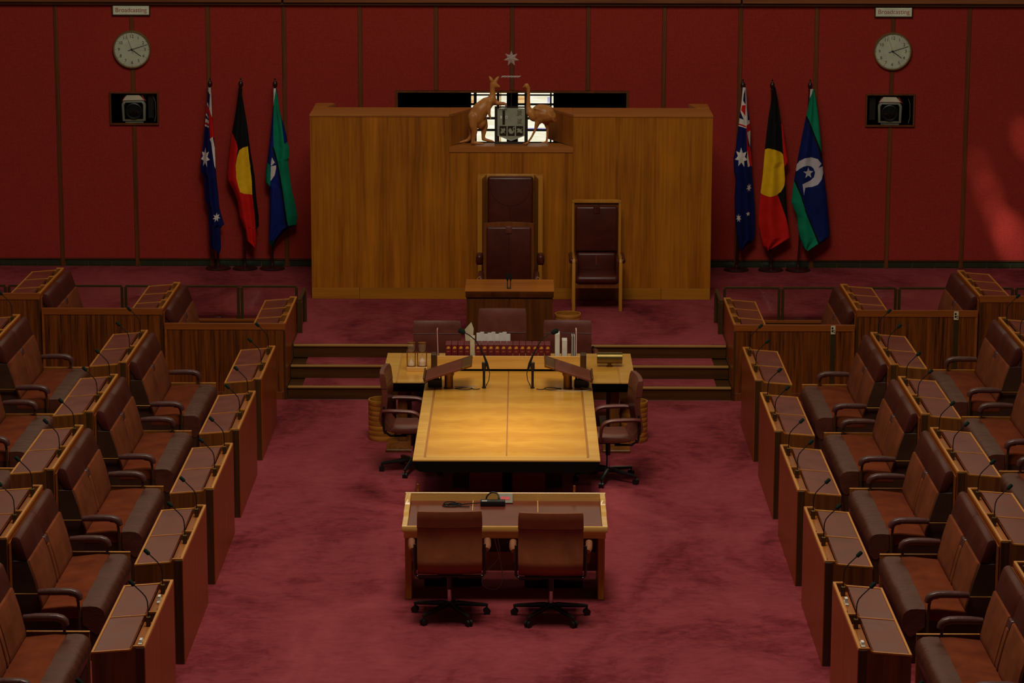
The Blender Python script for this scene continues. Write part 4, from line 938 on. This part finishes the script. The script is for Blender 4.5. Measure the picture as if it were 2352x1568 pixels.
# ================================================================== NEAREST SMALL DESK
YD = 22.48
fd = thing('small_desk', 'small golden timber desk with maroon leather top nearest the viewer', 'desk', (0, YD, 0))
zt = .70; dp = .875
MB().rbox(-.866, .866, 0, .032, .650, .70, .006, 2).build('front_edge', 'gold', fd); MB().box(-.82, .82, .032, dp, .645, .675).build('deck', 'gold', fd, 0)
for a, b in ((-.818, -.286), (-.276, .276), (.286, .818)): MB().rbox(a, b, .033, dp - .003, .675, .693, .002, 1).build('leather_inset', 'desk_leather', fd)
for a in (-.2855, .2765): MB().rbox(a, a + .009, .45, dp - .003, .675, .697, .001, 1).build('divider', 'gold', fd)
MB().rbox(-.872, .872, dp, dp + .022, .55, .765, .003, 1).build('back_rim', 'gold', fd)
for s in (-1, 1):
    pr = [(.033, .65), (.033, .70), (.34, .70), (.40, .725), (.62, .725), (.64, .765), (dp, .765), (dp, .65)]
    MB().rprism(pr, 'x', min(s * .82, s * .866), max(s * .82, s * .866), .003).build('side_rim', 'gold', fd)
    MB().rprism([(.20, 0), (.16, .655), (dp - .02, .655), (dp - .02, 0)], 'x', min(s * .79, s * .848), max(s * .79, s * .848), .006).build('side_leg', 'chairwood', fd)
MB().rprism([(.01, .655), (.03, .59), (.06, .59), (.06, .655)], 'x', -.85, .85, .004).build('apron', 'gold', fd)
MB().box(-.79, .79, dp - .10, dp - .08, .20, .645).build('modesty_panel', 'dark_leather', fd, 0)
MB().rbox(-.79, .79, dp - .13, dp - .10, .10, .27, .004, 1).build('foot_board', 'inlay', fd)
MB().tube([(-.765, dp + .04, .60), (-.765, dp + .04, .83)], .010, 10).build('brass_peg', 'brass', fd)
MB().tube([(.60, dp + .04, .60), (.60, dp + .04, .82)], .010, 10).build('brass_peg', 'brass', fd)
for x in (-.765, .60): MB().box(x - .015, x + .015, dp + .022, dp + .04, .60, .64).build('peg_bracket', 'brass', fd, 0)
dv = MB().rprism([(dp - .10, .70), (dp - .005, .765), (dp - .003, .70)], 'x', -.065, .065, .003).build('display_unit', 'devgrey', fd)
MB().rprism([(dp - .072, .723), (dp - .042, .7435), (dp - .04, .739), (dp - .07, .719)], 'x', -.042, .038, .001).build('red_display', 'led', dv)
t = thing('power_adapter', 'black laptop power adapter lying on the small desk', 'adapter', (-.108, YD + .72, .694))
MB().rbox(-.108, .108, -.045, .045, 0, .045, .008, 2).build('adapter_body', 'black', t)
MB().box(-.095, -.05, -.035, -.010, .045, .0455).build('white_label', 'white', t, 0)
lo = MB()
for q, (cx, rx, ry) in enumerate(((-.36, .075, .05), (-.33, .06, .035), (-.37, .055, .045))):
    lo.tube([(cx + rx * math.cos(a), .02 * q + ry * math.sin(a), .006 + .004 * q) for a in [2 * PI * k / 22 for k in range(23)]], .0045, 6)
lo.tube([(-.29, .02, .006), (-.22, .04, .008), (-.11, .03, .02)], .0045, 6); lo.tube([(-.30, -.03, .006), (-.24, -.05, .006), (-.20, -.045, .006)], .0045, 6)
tag(lo.build('coiled_cable', 'black', None, 60, (-.108 + .0, YD + .70, .694)), 'coiled black power cable on the small desk behind the left chair', 'cable')
lo = MB().tube(smooth_path([(-.17, .78, .70), (-.16, .80, .75), (-.12, .81, .782), (-.07, .80, .775), (-.05, .76, .74)]), .007, 8)
tag(lo.build('looped_cable', 'black', None, 60, (0, YD + .02, -.003)), 'thick cable arching from the adapter to the grey display unit', 'cable')
lo = MB().tube(smooth_path([(0, 0, .62), (.01, 0, .45), (.05, -.02, .30), (.075, -.03, .16), (.07, -.05, .06), (.02, -.07, .02), (-.06, -.06, .03), (-.10, -.04, .08), (-.06, -.02, .16), (.03, 0, .26), (.055, 0, .33), (.03, 0, .5), (.02, 0, .62)]), .003, 6)
tag(lo.build('hanging_cable', 'whitecable', None, 60, (-.10, YD + .52, 0)), 'thin pale cable hanging in a loop beneath the small desk', 'cable')
tag(MB().rbox(-.25, .25, -.06, .06, 0, .20, .008, 1).build('equipment_case', 'black', None, 35, (.42, YD + .62, 0)), 'black equipment case on the carpet under the right side of the small desk', 'case')
tag(MB().rbox(-.25, .25, -.04, .04, 0, .07, .008, 1).box(-.02, .02, -.043, -.04, .03, .05).build('power_board', 'black', None, 35, (-.45, YD + .64, 0)), 'black power board on the carpet under the left side of the small desk', 'power board')

# ================================================================== CLOCKS, SIGNS, CAMERA RECESSES
def text_mesh(txt, size, mat, parent, loc, name, align='CENTER', bold=0.0):
    cu = bpy.data.curves.new('t', 'FONT'); cu.body = txt; cu.size = size; cu.align_x = align; cu.align_y = 'CENTER'; cu.extrude = 0.0006; cu.offset = bold
    o = bpy.data.objects.new('t', cu); COL.objects.link(o); dg = bpy.context.evaluated_depsgraph_get()
    me = bpy.data.meshes.new_from_object(o.evaluated_get(dg)); bpy.data.objects.remove(o)
    me.materials.clear(); me.materials.append(M[mat])
    q = bpy.data.objects.new(name, me); COL.objects.link(q); q.parent = parent; q.rotation_euler = (PI / 2, 0, 0); q.location = loc
    return q
for s in (-1, 1):
    t = thing('wall_clock', 'round white wall clock showing ten past four above the %s camera recess' % SIDE[s], 'clock', (s * 5.0, 36.452, 3.35), 0, 'wall clocks')
    prof = [(.252, 0.0), (.252, .03), (.244, .045), (.232, .045), (.228, .03)]
    n = 48; rings = [[(r * math.cos(2 * PI * i / n), -y, r * math.sin(2 * PI * i / n)) for i in range(n)] for r, y in prof]
    MB().loft(rings, True, False).build('rim', 'clockrim', t, 40)
    MB().loft([[(r * math.cos(2 * PI * i / n), y, r * math.sin(2 * PI * i / n)) for i in range(n)] for r, y in ((.23, -.002), (.23, -.026))]).build('dial', 'dial', t, 40)
    for k in range(1, 13):
        a = PI / 6 * k; text_mesh(str(k), .058, 'ink', t, (.172 * math.sin(a), -.0275, .172 * math.cos(a)), 'numeral')
    tm = MB()
    for k in range(60):
        a = PI / 30 * k; r0 = .207 if k % 5 == 0 else .216; hw = .0022 if k % 5 == 0 else .001
        d = Vector((math.sin(a), 0, math.cos(a))); q = Vector((math.cos(a), 0, -math.sin(a)))
        tm.add([d * r0 - q * hw + Vector((0, -.0275, 0)), d * r0 + q * hw + Vector((0, -.0275, 0)), d * .226 + q * hw + Vector((0, -.0275, 0)), d * .226 - q * hw + Vector((0, -.0275, 0))], [(0, 1, 2, 3)])
    tm.build('minute_marks', 'ink', t, 0)
    def hand(a, l0, l1, w0, w1, y, mat, nm):
        d = Vector((math.sin(a), 0, math.cos(a))); q = Vector((math.cos(a), 0, -math.sin(a)))
        P = [d * l0 - q * w0, d * l0 + q * w0, d * l1 + q * w1, d * l1 - q * w1]
        MB().prism([(p.x, p.z) for p in P], 'y', y - .002, y).build(nm, mat, t, 0)
    hand(math.radians(72), -.055, .215, .004, .003, -.030, 'ink', 'minute_hand')
    hand(math.radians(126), -.02, .145, .0045, .0035, -.0335, 'ink', 'hour_hand')
    hand(math.radians(341), -.055, .215, .0015, .0012, -.0365, 'redhand', 'second_hand')
    MB().lathe([(.011, 0), (.011, .012), (0, .012)], 0, 0, 12).xf(lambda p: Vector((p.x, -.028 - p.z, p.y))).build('centre_cap', 'ink', t)
    rg = [[(r * math.cos(2 * PI * i / n), y, r * math.sin(2 * PI * i / n)) for i in range(n)] for r, y in ((.229, -.0435), (.229, -.0455))]
    MB().loft(rg).build('cover_glass', 'glass', t, 40)
    # sign
    t = thing('broadcasting_sign', 'small pale sign reading Broadcasting above the %s wall clock' % SIDE[s], 'sign', (s * 4.998, 36.452, 3.865), 0, 'broadcasting signs')
    MB().rbox(-.25, .25, -.03, 0, -.07, .07, .004, 1).build('frame', 'brassdark', t)
    MB().box(-.235, .235, -.0335, -.029, -.056, .056).build('plate', 'sign', t, 0)
    serif_sign = text_mesh('Broadcasting', .080, 'redink', t, (0, -.0345, .002), 'lettering')
    for x in (-.242, 0, .242):
        for z in (-.063, .063): MB().box(x - .004, x + .004, -.0335, -.03, z - .004, z + .004).build('screw', 'ink', t, 0)
    # camera recess
    t = thing('camera_recess', 'timber-framed wall recess holding a broadcast camera below the %s clock' % SIDE[s], 'recess', (s * 4.99, 36.46, 2.572), 0, 'camera recesses')
    w2, h2 = .325, .218
    MB().rbox(-w2, w2, -.035, .0, h2 - .022, h2, .003, 1).build('frame_rail', 'mull', t); MB().rbox(-w2, w2, -.035, .0, -h2, -h2 + .022, .003, 1).build('frame_rail', 'mull', t)
    for q in (-1, 1): MB().rbox(min(q * w2, q * (w2 - .022)), max(q * w2, q * (w2 - .022)), -.035, 0, -h2 + .022, h2 - .022, .003, 1).build('frame_post', 'mull', t)
    rb = MB(); a_, b_ = w2 - .020, h2 - .020
    rb.box(-a_, a_, .40, .42, -b_, b_).box(-a_, -a_ + .004, 0, .40, -b_, b_).box(a_ - .004, a_, 0, .40, -b_, b_).box(-a_, a_, 0, .40, b_ - .004, b_).box(-a_, a_, 0, .40, -b_, -b_ + .004)
    rb.build('recess_box', 'void', t, 0)
    MB().tube([(.235, .05, .18), (.27, .05, .08), (.275, .05, -.10), (.255, .05, -.18)], .004, 6).build('cable', 'devgrey', t)
    MB().rbox(.17 if s < 0 else -.27, .25 if s < 0 else -.18, .05, .10, -.14, .17, .006, 1).build('mount_plate', 'black', t)
    # camera
    c = thing('broadcast_camera', 'white-shelled robotic broadcast camera in the %s wall recess' % SIDE[s], 'camera', (s * 4.99 + (-.02 if s < 0 else .02), 36.59, 2.565), .12 * s * -1, 'broadcast cameras')
    MB().rprism([(-.155, -.165), (-.165, .06), (-.14, .11), (.125, .11), (.155, .06), (.148, -.165)], 'y', -.14, -.03, .012, 2).build('lens_hood', 'camgrey', c)
    MB().rprism([(-.125, -.135), (-.13, .055), (-.11, .085), (.10, .085), (.12, .055), (.115, -.135)], 'y', -.147, -.142, .004).build('hood_opening', 'void', c)
    MB().lathe([(.108, 0), (.108, .012), (.098, .016), (.085, .006), (.0, .004)], 0, 0, 32).xf(lambda p: Vector((p.x - .005, -.146 - p.z, p.y - .03))).build('lens_ring', 'black', c)
    MB().lathe([(.082, 0), (.075, .010), (.05, .016), (.0, .018)], 0, 0, 32).xf(lambda p: Vector((p.x - .005, -.150 - p.z, p.y - .03))).build('lens', 'lens', c)
    MB().rprism([(-.15, .11), (-.095, .18), (.075, .18), (.14, .11)], 'y', -.155, -.03, .008, 1).build('top_shell', 'camwhite', c)
    for q in (-1, 1): MB().prism([(q * .105 - .008, .18), (q * .105 + q * .012, .175), (q * .16, .10), (q * .135, .11)], 'y', -.145, -.135).build('red_corner', 'redcover', c, 0)
    MB().rbox(-.12, .12, -.12, -.05, -.19, -.165, .004, 1).build('base_plate', 'camgrey', c)

# ================================================================== FLAGS
FLAGS = [
('navy',-3.9,-3.965,[(-0.085,2.424),(-0.102,2.223),(-0.137,1.93),(-0.169,1.627),(-0.198,1.489),(-0.205,1.315),(-0.16,1.228),(-0.157,0.932),(-0.117,0.81),(-0.105,0.513),(-0.101,0.302),(0.019,0.218)],[(-0.05,2.424),(-0.041,2.043),(-0.02,1.766),(-0.007,1.489),(-0.004,1.281),(0.018,1.037),(0.031,0.828),(0.063,0.706),(0.092,0.601),(0.038,0.569),(0.043,0.285),(0.023,0.218)],[('white',[(-0.088,2.429),(-0.047,2.43),(-0.04,2.077),(-0.025,1.766),(-0.067,1.766),(-0.074,2.077),(-0.061,2.335),(-0.086,2.369)]),('red',[(-0.077,2.18),(-0.057,2.077),(-0.033,2.008),(-0.015,1.766),(-0.067,1.749),(-0.078,2.077)]),('white',[(-0.109,2.246),(-0.079,2.189),(-0.08,2.16),(-0.111,2.206)]),('red',[(-0.113,2.201),(-0.08,2.142),(-0.085,2.073),(-0.129,2.111)]),('white',[(-0.129,2.103),(-0.085,2.046),(-0.086,2.015),(-0.133,2.077)]),('white',[(-0.144,2.02),(-0.083,1.999),(-0.08,1.956),(-0.149,1.97)]),('red',[(-0.149,1.97),(-0.08,1.953),(-0.081,1.93),(-0.149,1.942)]),('white',[(-0.149,1.939),(-0.081,1.922),(-0.081,1.901),(-0.15,1.918)]),('red',[(-0.064,1.922),(-0.019,1.905),(-0.015,1.763),(-0.063,1.758)]),('white',[(-0.072,1.749),(-0.037,1.77),(-0.014,1.628),(-0.006,1.347),(-0.022,1.385),(-0.042,1.541),(-0.056,1.697)]),('white',[(-0.135,1.633),(-0.122,1.561),(-0.085,1.584),(-0.105,1.517),(-0.074,1.474),(-0.113,1.462),(-0.111,1.386),(-0.139,1.438),(-0.168,1.385),(-0.164,1.462),(-0.202,1.474),(-0.169,1.517),(-0.187,1.584),(-0.15,1.561)]),('white',[(-0.001,0.768),(0.006,0.729),(0.035,0.745),(0.017,0.711),(0.043,0.692),(0.012,0.689),(0.017,0.649),(-0.003,0.679),(-0.024,0.649),(-0.018,0.689),(-0.048,0.691),(-0.022,0.711),(-0.038,0.745),(-0.011,0.729)])]),
('black',-3.544,-3.56,[(-0.038,2.43),(-0.048,2.353),(-0.096,2.043),(-0.138,1.836),(-0.174,1.559),(-0.208,1.299),(-0.203,1.194),(-0.131,1.055),(-0.082,0.916),(-0.056,0.706),(0.015,0.514),(0.031,0.391),(0.15,0.3)],[(-0.015,2.431),(0.011,2.267),(0.065,1.906),(0.102,1.56),(0.149,1.248),(0.169,0.934),(0.192,0.725),(0.193,0.576),(0.162,0.558),(0.166,0.392),(0.156,0.3)],[('red',[(-0.159,1.871),(-0.076,1.715),(-0.057,1.629),(-0.09,1.421),(-0.084,1.247),(-0.036,1.038),(0.119,1.012),(0.141,0.794),(0.155,0.576),(0.171,0.392),(0.168,0.286),(0.022,0.374),(-0.002,0.514),(-0.073,0.706),(-0.099,0.916),(-0.148,1.055),(-0.241,1.194),(-0.237,1.386)]),('yellow',[(0.069,1.652),(0.009,1.634),(-0.04,1.603),(-0.067,1.525),(-0.09,1.403),(-0.085,1.23),(-0.061,1.125),(-0.036,1.047),(0.015,1.021),(0.119,1.012),(0.114,1.213),(0.091,1.421)])]),
('blue',-3.184,-3.11,[(0.053,2.414),(0.05,2.2),(-0.006,1.699),(-0.041,1.439),(-0.064,1.283),(-0.063,1.161),(-0.01,1.088),(-0.029,0.515),(-0.04,0.357),(0.016,0.308)],[(0.099,2.415),(0.137,2.097),(0.216,1.803),(0.23,1.7),(0.251,1.631),(0.249,1.492),(0.231,1.457),(0.27,1.11),(0.327,0.848),(0.348,0.726),(0.332,0.603),(0.245,0.563),(0.193,0.533),(0.078,0.41),(0.025,0.308)],[('white',[(0.039,2.423),(0.091,2.423),(0.072,2.303),(0.056,2.191),(0.036,2.191)]),('green',[(0.091,2.423),(0.114,2.286),(0.146,2.097),(0.176,1.821),(0.192,1.682),(0.244,1.717),(0.268,1.631),(0.266,1.492),(0.24,1.457),(0.278,1.11),(0.34,0.848),(0.363,0.726),(0.349,0.595),(0.245,0.542),(0.212,0.691),(0.142,1.214),(0.094,1.474),(0.053,1.63),(0.048,1.838),(0.056,2.182),(0.072,2.303)]),('black',[(0.048,1.665),(0.094,1.474),(0.142,1.214),(0.212,0.673),(0.233,0.551),(0.198,0.55),(0.155,0.952),(0.084,1.422),(0.031,1.63)]),('green',[(-0.041,1.439),(-0.002,1.404),(0.0,1.179),(-0.01,1.074),(-0.083,1.152),(-0.085,1.283)]),('white',[(0.026,1.512),(0.062,1.436),(0.024,1.401),(0.01,1.404)]),('white',[(0.01,1.391),(0.075,1.398),(0.075,1.353),(0.056,1.266),(0.003,1.192)]),('dgreen',[(-0.061,0.388),(0.069,0.401),(0.024,0.296),(-0.062,0.331)])]),
('navy',2.987,3.03,[(0.037,2.442),(0.019,2.198),(-0.01,1.94),(-0.039,1.646),(-0.066,1.508),(-0.059,1.334),(-0.032,1.23),(-0.044,0.986),(-0.031,0.707),(-0.001,0.48),(0.038,0.287),(0.064,0.266)],[(0.083,2.442),(0.1,2.199),(0.134,2.009),(0.151,1.854),(0.17,1.508),(0.182,1.335),(0.199,1.144),(0.225,0.882),(0.234,0.62),(0.231,0.419),(0.115,0.331),(0.069,0.266)],[('white',[(0.023,2.447),(0.092,2.448),(0.097,2.181),(0.109,2.009),(0.143,2.009),(0.149,1.958),(0.085,1.909),(-0.022,1.936),(-0.016,2.043),(0.057,2.018),(0.009,2.13),(0.018,2.267)]),('red',[(0.031,2.207),(0.076,2.212),(0.075,2.069),(0.02,2.143)]),('navy',[(0.051,2.353),(0.067,2.422),(0.075,2.219),(0.044,2.267)]),('navy',[(0.095,2.285),(0.134,2.027),(0.11,2.018)]),('red',[(-0.023,1.974),(0.084,1.94),(0.085,1.919),(-0.026,1.954)]),('red',[(0.089,1.944),(0.144,1.971),(0.154,1.871),(0.113,1.802),(0.12,1.681),(0.15,1.647),(0.184,1.396),(0.132,1.421),(0.104,1.612)]),('white',[(0.103,1.854),(0.149,1.875),(0.148,1.655),(0.115,1.785)]),('white',[(0.107,1.621),(0.13,1.508),(0.146,1.404),(0.12,1.395),(0.104,1.508)]),('white',[(0.029,1.653),(0.049,1.581),(0.098,1.604),(0.074,1.536),(0.116,1.493),(0.066,1.481),(0.071,1.403),(0.033,1.456),(-0.003,1.403),(-0.001,1.481),(-0.051,1.492),(-0.01,1.536),(-0.037,1.604),(0.012,1.581)]),('white',[(0.14,1.182),(0.147,1.145),(0.169,1.16),(0.156,1.128),(0.177,1.11),(0.153,1.107),(0.158,1.069),(0.142,1.098),(0.126,1.069),(0.129,1.107),(0.106,1.109),(0.126,1.128),(0.112,1.159),(0.134,1.145)]),('white',[(0.013,0.77),(0.02,0.733),(0.042,0.748),(0.029,0.716),(0.05,0.697),(0.026,0.695),(0.031,0.657),(0.015,0.686),(-0.001,0.657),(0.003,0.695),(-0.021,0.697),(-0.001,0.716),(-0.015,0.748),(0.007,0.733)]),('white',[(0.133,0.812),(0.141,0.789),(0.162,0.788),(0.146,0.773),(0.152,0.749),(0.134,0.763),(0.117,0.749),(0.122,0.773),(0.106,0.788),(0.126,0.789)])]),
('black',3.445,3.415,[(-0.029,2.443),(-0.038,2.303),(-0.076,2.044),(-0.097,1.837),(-0.113,1.613),(-0.134,1.3),(-0.159,1.057),(-0.173,0.883),(-0.182,0.655),(-0.147,0.48),(-0.11,0.34),(-0.057,0.282)],[(0.007,2.443),(0.039,2.303),(0.092,1.976),(0.115,1.941),(0.155,1.683),(0.198,1.457),(0.153,1.385),(0.167,1.145),(0.183,0.953),(0.202,0.744),(0.222,0.587),(0.243,0.446),(0.106,0.358),(-0.044,0.279)],[('red',[(0.092,1.985),(0.133,1.942),(0.181,1.683),(0.215,1.454),(0.154,1.367),(0.129,1.561),(0.111,1.752)]),('yellow',[(-0.127,1.616),(-0.076,1.639),(0.01,1.63),(0.088,1.596),(0.124,1.561),(0.144,1.405),(0.162,1.232),(0.15,1.145),(0.108,1.066),(0.041,1.014),(-0.046,1.005),(-0.124,1.022),(-0.176,1.057),(-0.162,1.231),(-0.144,1.439)]),('red',[(-0.176,1.048),(-0.124,1.022),(-0.046,1.005),(0.066,1.026),(0.121,0.883),(0.185,0.709),(0.232,0.534),(0.264,0.438),(0.107,0.341),(-0.047,0.256),(-0.136,0.331),(-0.211,0.655),(-0.198,0.882)])]),
('navy2',3.805,3.91,[(0.104,2.424),(0.096,2.269),(0.066,2.097),(0.008,1.787),(-0.037,1.51),(-0.067,1.302),(-0.097,1.093),(-0.11,0.919),(-0.028,0.727),(-0.016,0.569),(0.022,0.429),(0.068,0.307),(0.112,0.28)],[(0.151,2.424),(0.185,2.287),(0.225,2.046),(0.257,1.787),(0.291,1.441),(0.322,1.233),(0.353,1.007),(0.386,0.728),(0.408,0.536),(0.405,0.457),(0.334,0.395),(0.266,0.36),(0.12,0.28)],[('white',[(0.087,2.433),(0.144,2.433),(0.107,2.321),(0.089,2.278)]),('green',[(0.144,2.433),(0.164,2.433),(0.202,2.287),(0.246,2.012),(0.291,1.58),(0.274,1.58),(0.234,1.684),(0.161,1.856),(0.097,2.011),(0.052,2.089),(0.058,2.201),(0.107,2.321)]),('black',[(0.052,2.097),(0.161,1.856),(0.234,1.684),(0.274,1.58),(0.29,1.485),(0.246,1.545),(0.217,1.649),(0.144,1.839),(0.062,2.028)]),('green',[(-0.082,1.206),(0.008,1.006),(0.083,0.779),(0.165,0.587),(0.266,0.36),(0.112,0.258),(0.005,0.42),(-0.043,0.622),(-0.051,0.727),(-0.136,0.918),(-0.114,1.093)]),('black',[(-0.079,1.206),(-0.057,1.223),(0.022,1.024),(0.1,0.78),(0.191,0.57),(0.286,0.369),(0.262,0.351),(0.165,0.587),(0.083,0.779),(0.008,1.006)]),('grey',[(-0.073,1.385),(-0.019,1.475),(0.048,1.517),(0.134,1.524),(0.221,1.502),(0.274,1.441),(0.229,1.386),(0.292,1.407),(0.301,1.32),(0.279,1.233),(0.229,1.163),(0.161,1.132),(0.063,1.125),(0.048,1.032),(0.025,1.171),(0.133,1.215),(0.178,1.259),(0.191,1.32),(0.172,1.372),(0.137,1.403),(0.085,1.415),(0.034,1.406),(-0.009,1.375),(-0.054,1.333)]),('grey',[(0.099,1.394),(0.118,1.343),(0.169,1.34),(0.13,1.306),(0.145,1.253),(0.102,1.283),(0.06,1.253),(0.073,1.306),(0.032,1.34),(0.083,1.342)])])]

FN = ['Australian flag with white stars on navy, leftmost of the left flag group', 'black, red and yellow flag in the middle of the left flag group', 'green and blue flag beside the screen, rightmost of the left flag group',
      'Australian flag with white stars on navy, beside the screen, right flag group', 'black, red and yellow flag in the middle of the right flag group', 'green and blue flag with white headdress, rightmost of the right flag group']
def lerp_tab(tab, z):
    if z >= tab[0][1]: return tab[0][0]
    for (x0, z0), (x1, z1) in zip(tab, tab[1:]):
        if z1 <= z <= z0: return x0 + (x1 - x0) * ((z0 - z) / max(z0 - z1, 1e-6))
    return tab[-1][0]
def inside(poly, x, z):
    c = False; n = len(poly); j = n - 1
    for i in range(n):
        xi, zi = poly[i]; xj, zj = poly[j]
        if (zi > z) != (zj > z) and x < (xj - xi) * (z - zi) / (zj - zi) + xi: c = not c
        j = i
    return c
YF = 36.275
for fi, (base, xb, xt, lt, rt, shapes) in enumerate(FLAGS):
    ord_ = FN[fi]
    t = thing('flag_on_pole', ord_, 'flag', (xb, YF, ZD), 0, 'flags on stands')
    dx = xt - xb; hp = 2.40
    MB().lathe([(.0, 0), (.165, 0), (.168, .012), (.150, .028), (.06, .036), (.03, .05), (.022, .085), (.0, .086)], 0, 0, 32).build('stand_base', 'poledark', t)
    MB().tube([(0, 0, .05), (dx * .5, 0, hp * .5), (dx, 0, hp)], .016, 10).build('pole', 'poledark', t)
    MB().lathe([(.014, hp - .02), (.026, hp), (.014, hp + .015), (.030, hp + .04), (.032, hp + .075), (.018, hp + .10), (.006, hp + .115), (.012, hp + .13), (.004, hp + .15)], dx, 0, 14).build('finial', 'poledark', t, 60)
    names = [base] + sorted({c for c, _ in shapes if c != base}); idx = {c: i for i, c in enumerate(names)}
    ztop, zbot = lt[0][1], lt[-1][1]; NZ, NX_ = 520, 92; ph = fi * 1.7
    vs = []; fs = []; mi = []
    def surf(u, v, back):
        z = ztop + (zbot - ztop) * v; xl = lerp_tab(lt, z); xr = lerp_tab(rt, z); x = xl + (xr - xl) * u
        amp = .012 + .030 * min(1, v * 2.5); edge = math.sin(PI * u) ** .5 if 0 < u < 1 else 0
        y = -.030 - edge * (.022 + amp) + amp * .75 * math.sin(u * 8.5 + ph + 1.5 * v) * edge + .006 * math.sin(z * 9 + ph)
        if back: y = -.030 + edge * (.012 + .3 * amp) + .006 * math.sin(z * 9 + ph)
        return (x, y, z)
    for k in range(NZ + 1):
        for i in range(NX_ + 1): vs.append(surf(i / NX_, k / NZ, False))
    for k in range(NZ):
        z = ztop + (zbot - ztop) * (k + .5) / NZ
        xl = lerp_tab(lt, z); xr = lerp_tab(rt, z)
        for i in range(NX_):
            x = xl + (xr - xl) * (i + .5) / NX_; c = base
            for cc, pl in shapes:
                if inside(pl, x, z): c = cc
            a = k * (NX_ + 1) + i; fs.append((a, a + 1, a + NX_ + 2, a + NX_ + 1)); mi.append(idx[c])
    off = len(vs); NB = 60; NI = 8
    for k in range(NB + 1):
        for i in range(NI + 1): vs.append(surf(i / NI, k / NB, True))
    for k in range(NB):
        for i in range(NI):
            a = off + k * (NI + 1) + i; fs.append((a, a + NI + 1, a + NI + 2, a + 1)); mi.append(0)
    me = bpy.data.meshes.new('flag_cloth'); me.from_pydata(vs, [], fs)
    for c in names: me.materials.append(M['flag_' + c])
    me.polygons.foreach_set('material_index', mi); me.shade_smooth()
    o = bpy.data.objects.new('flag_cloth', me); COL.objects.link(o); o.parent = t
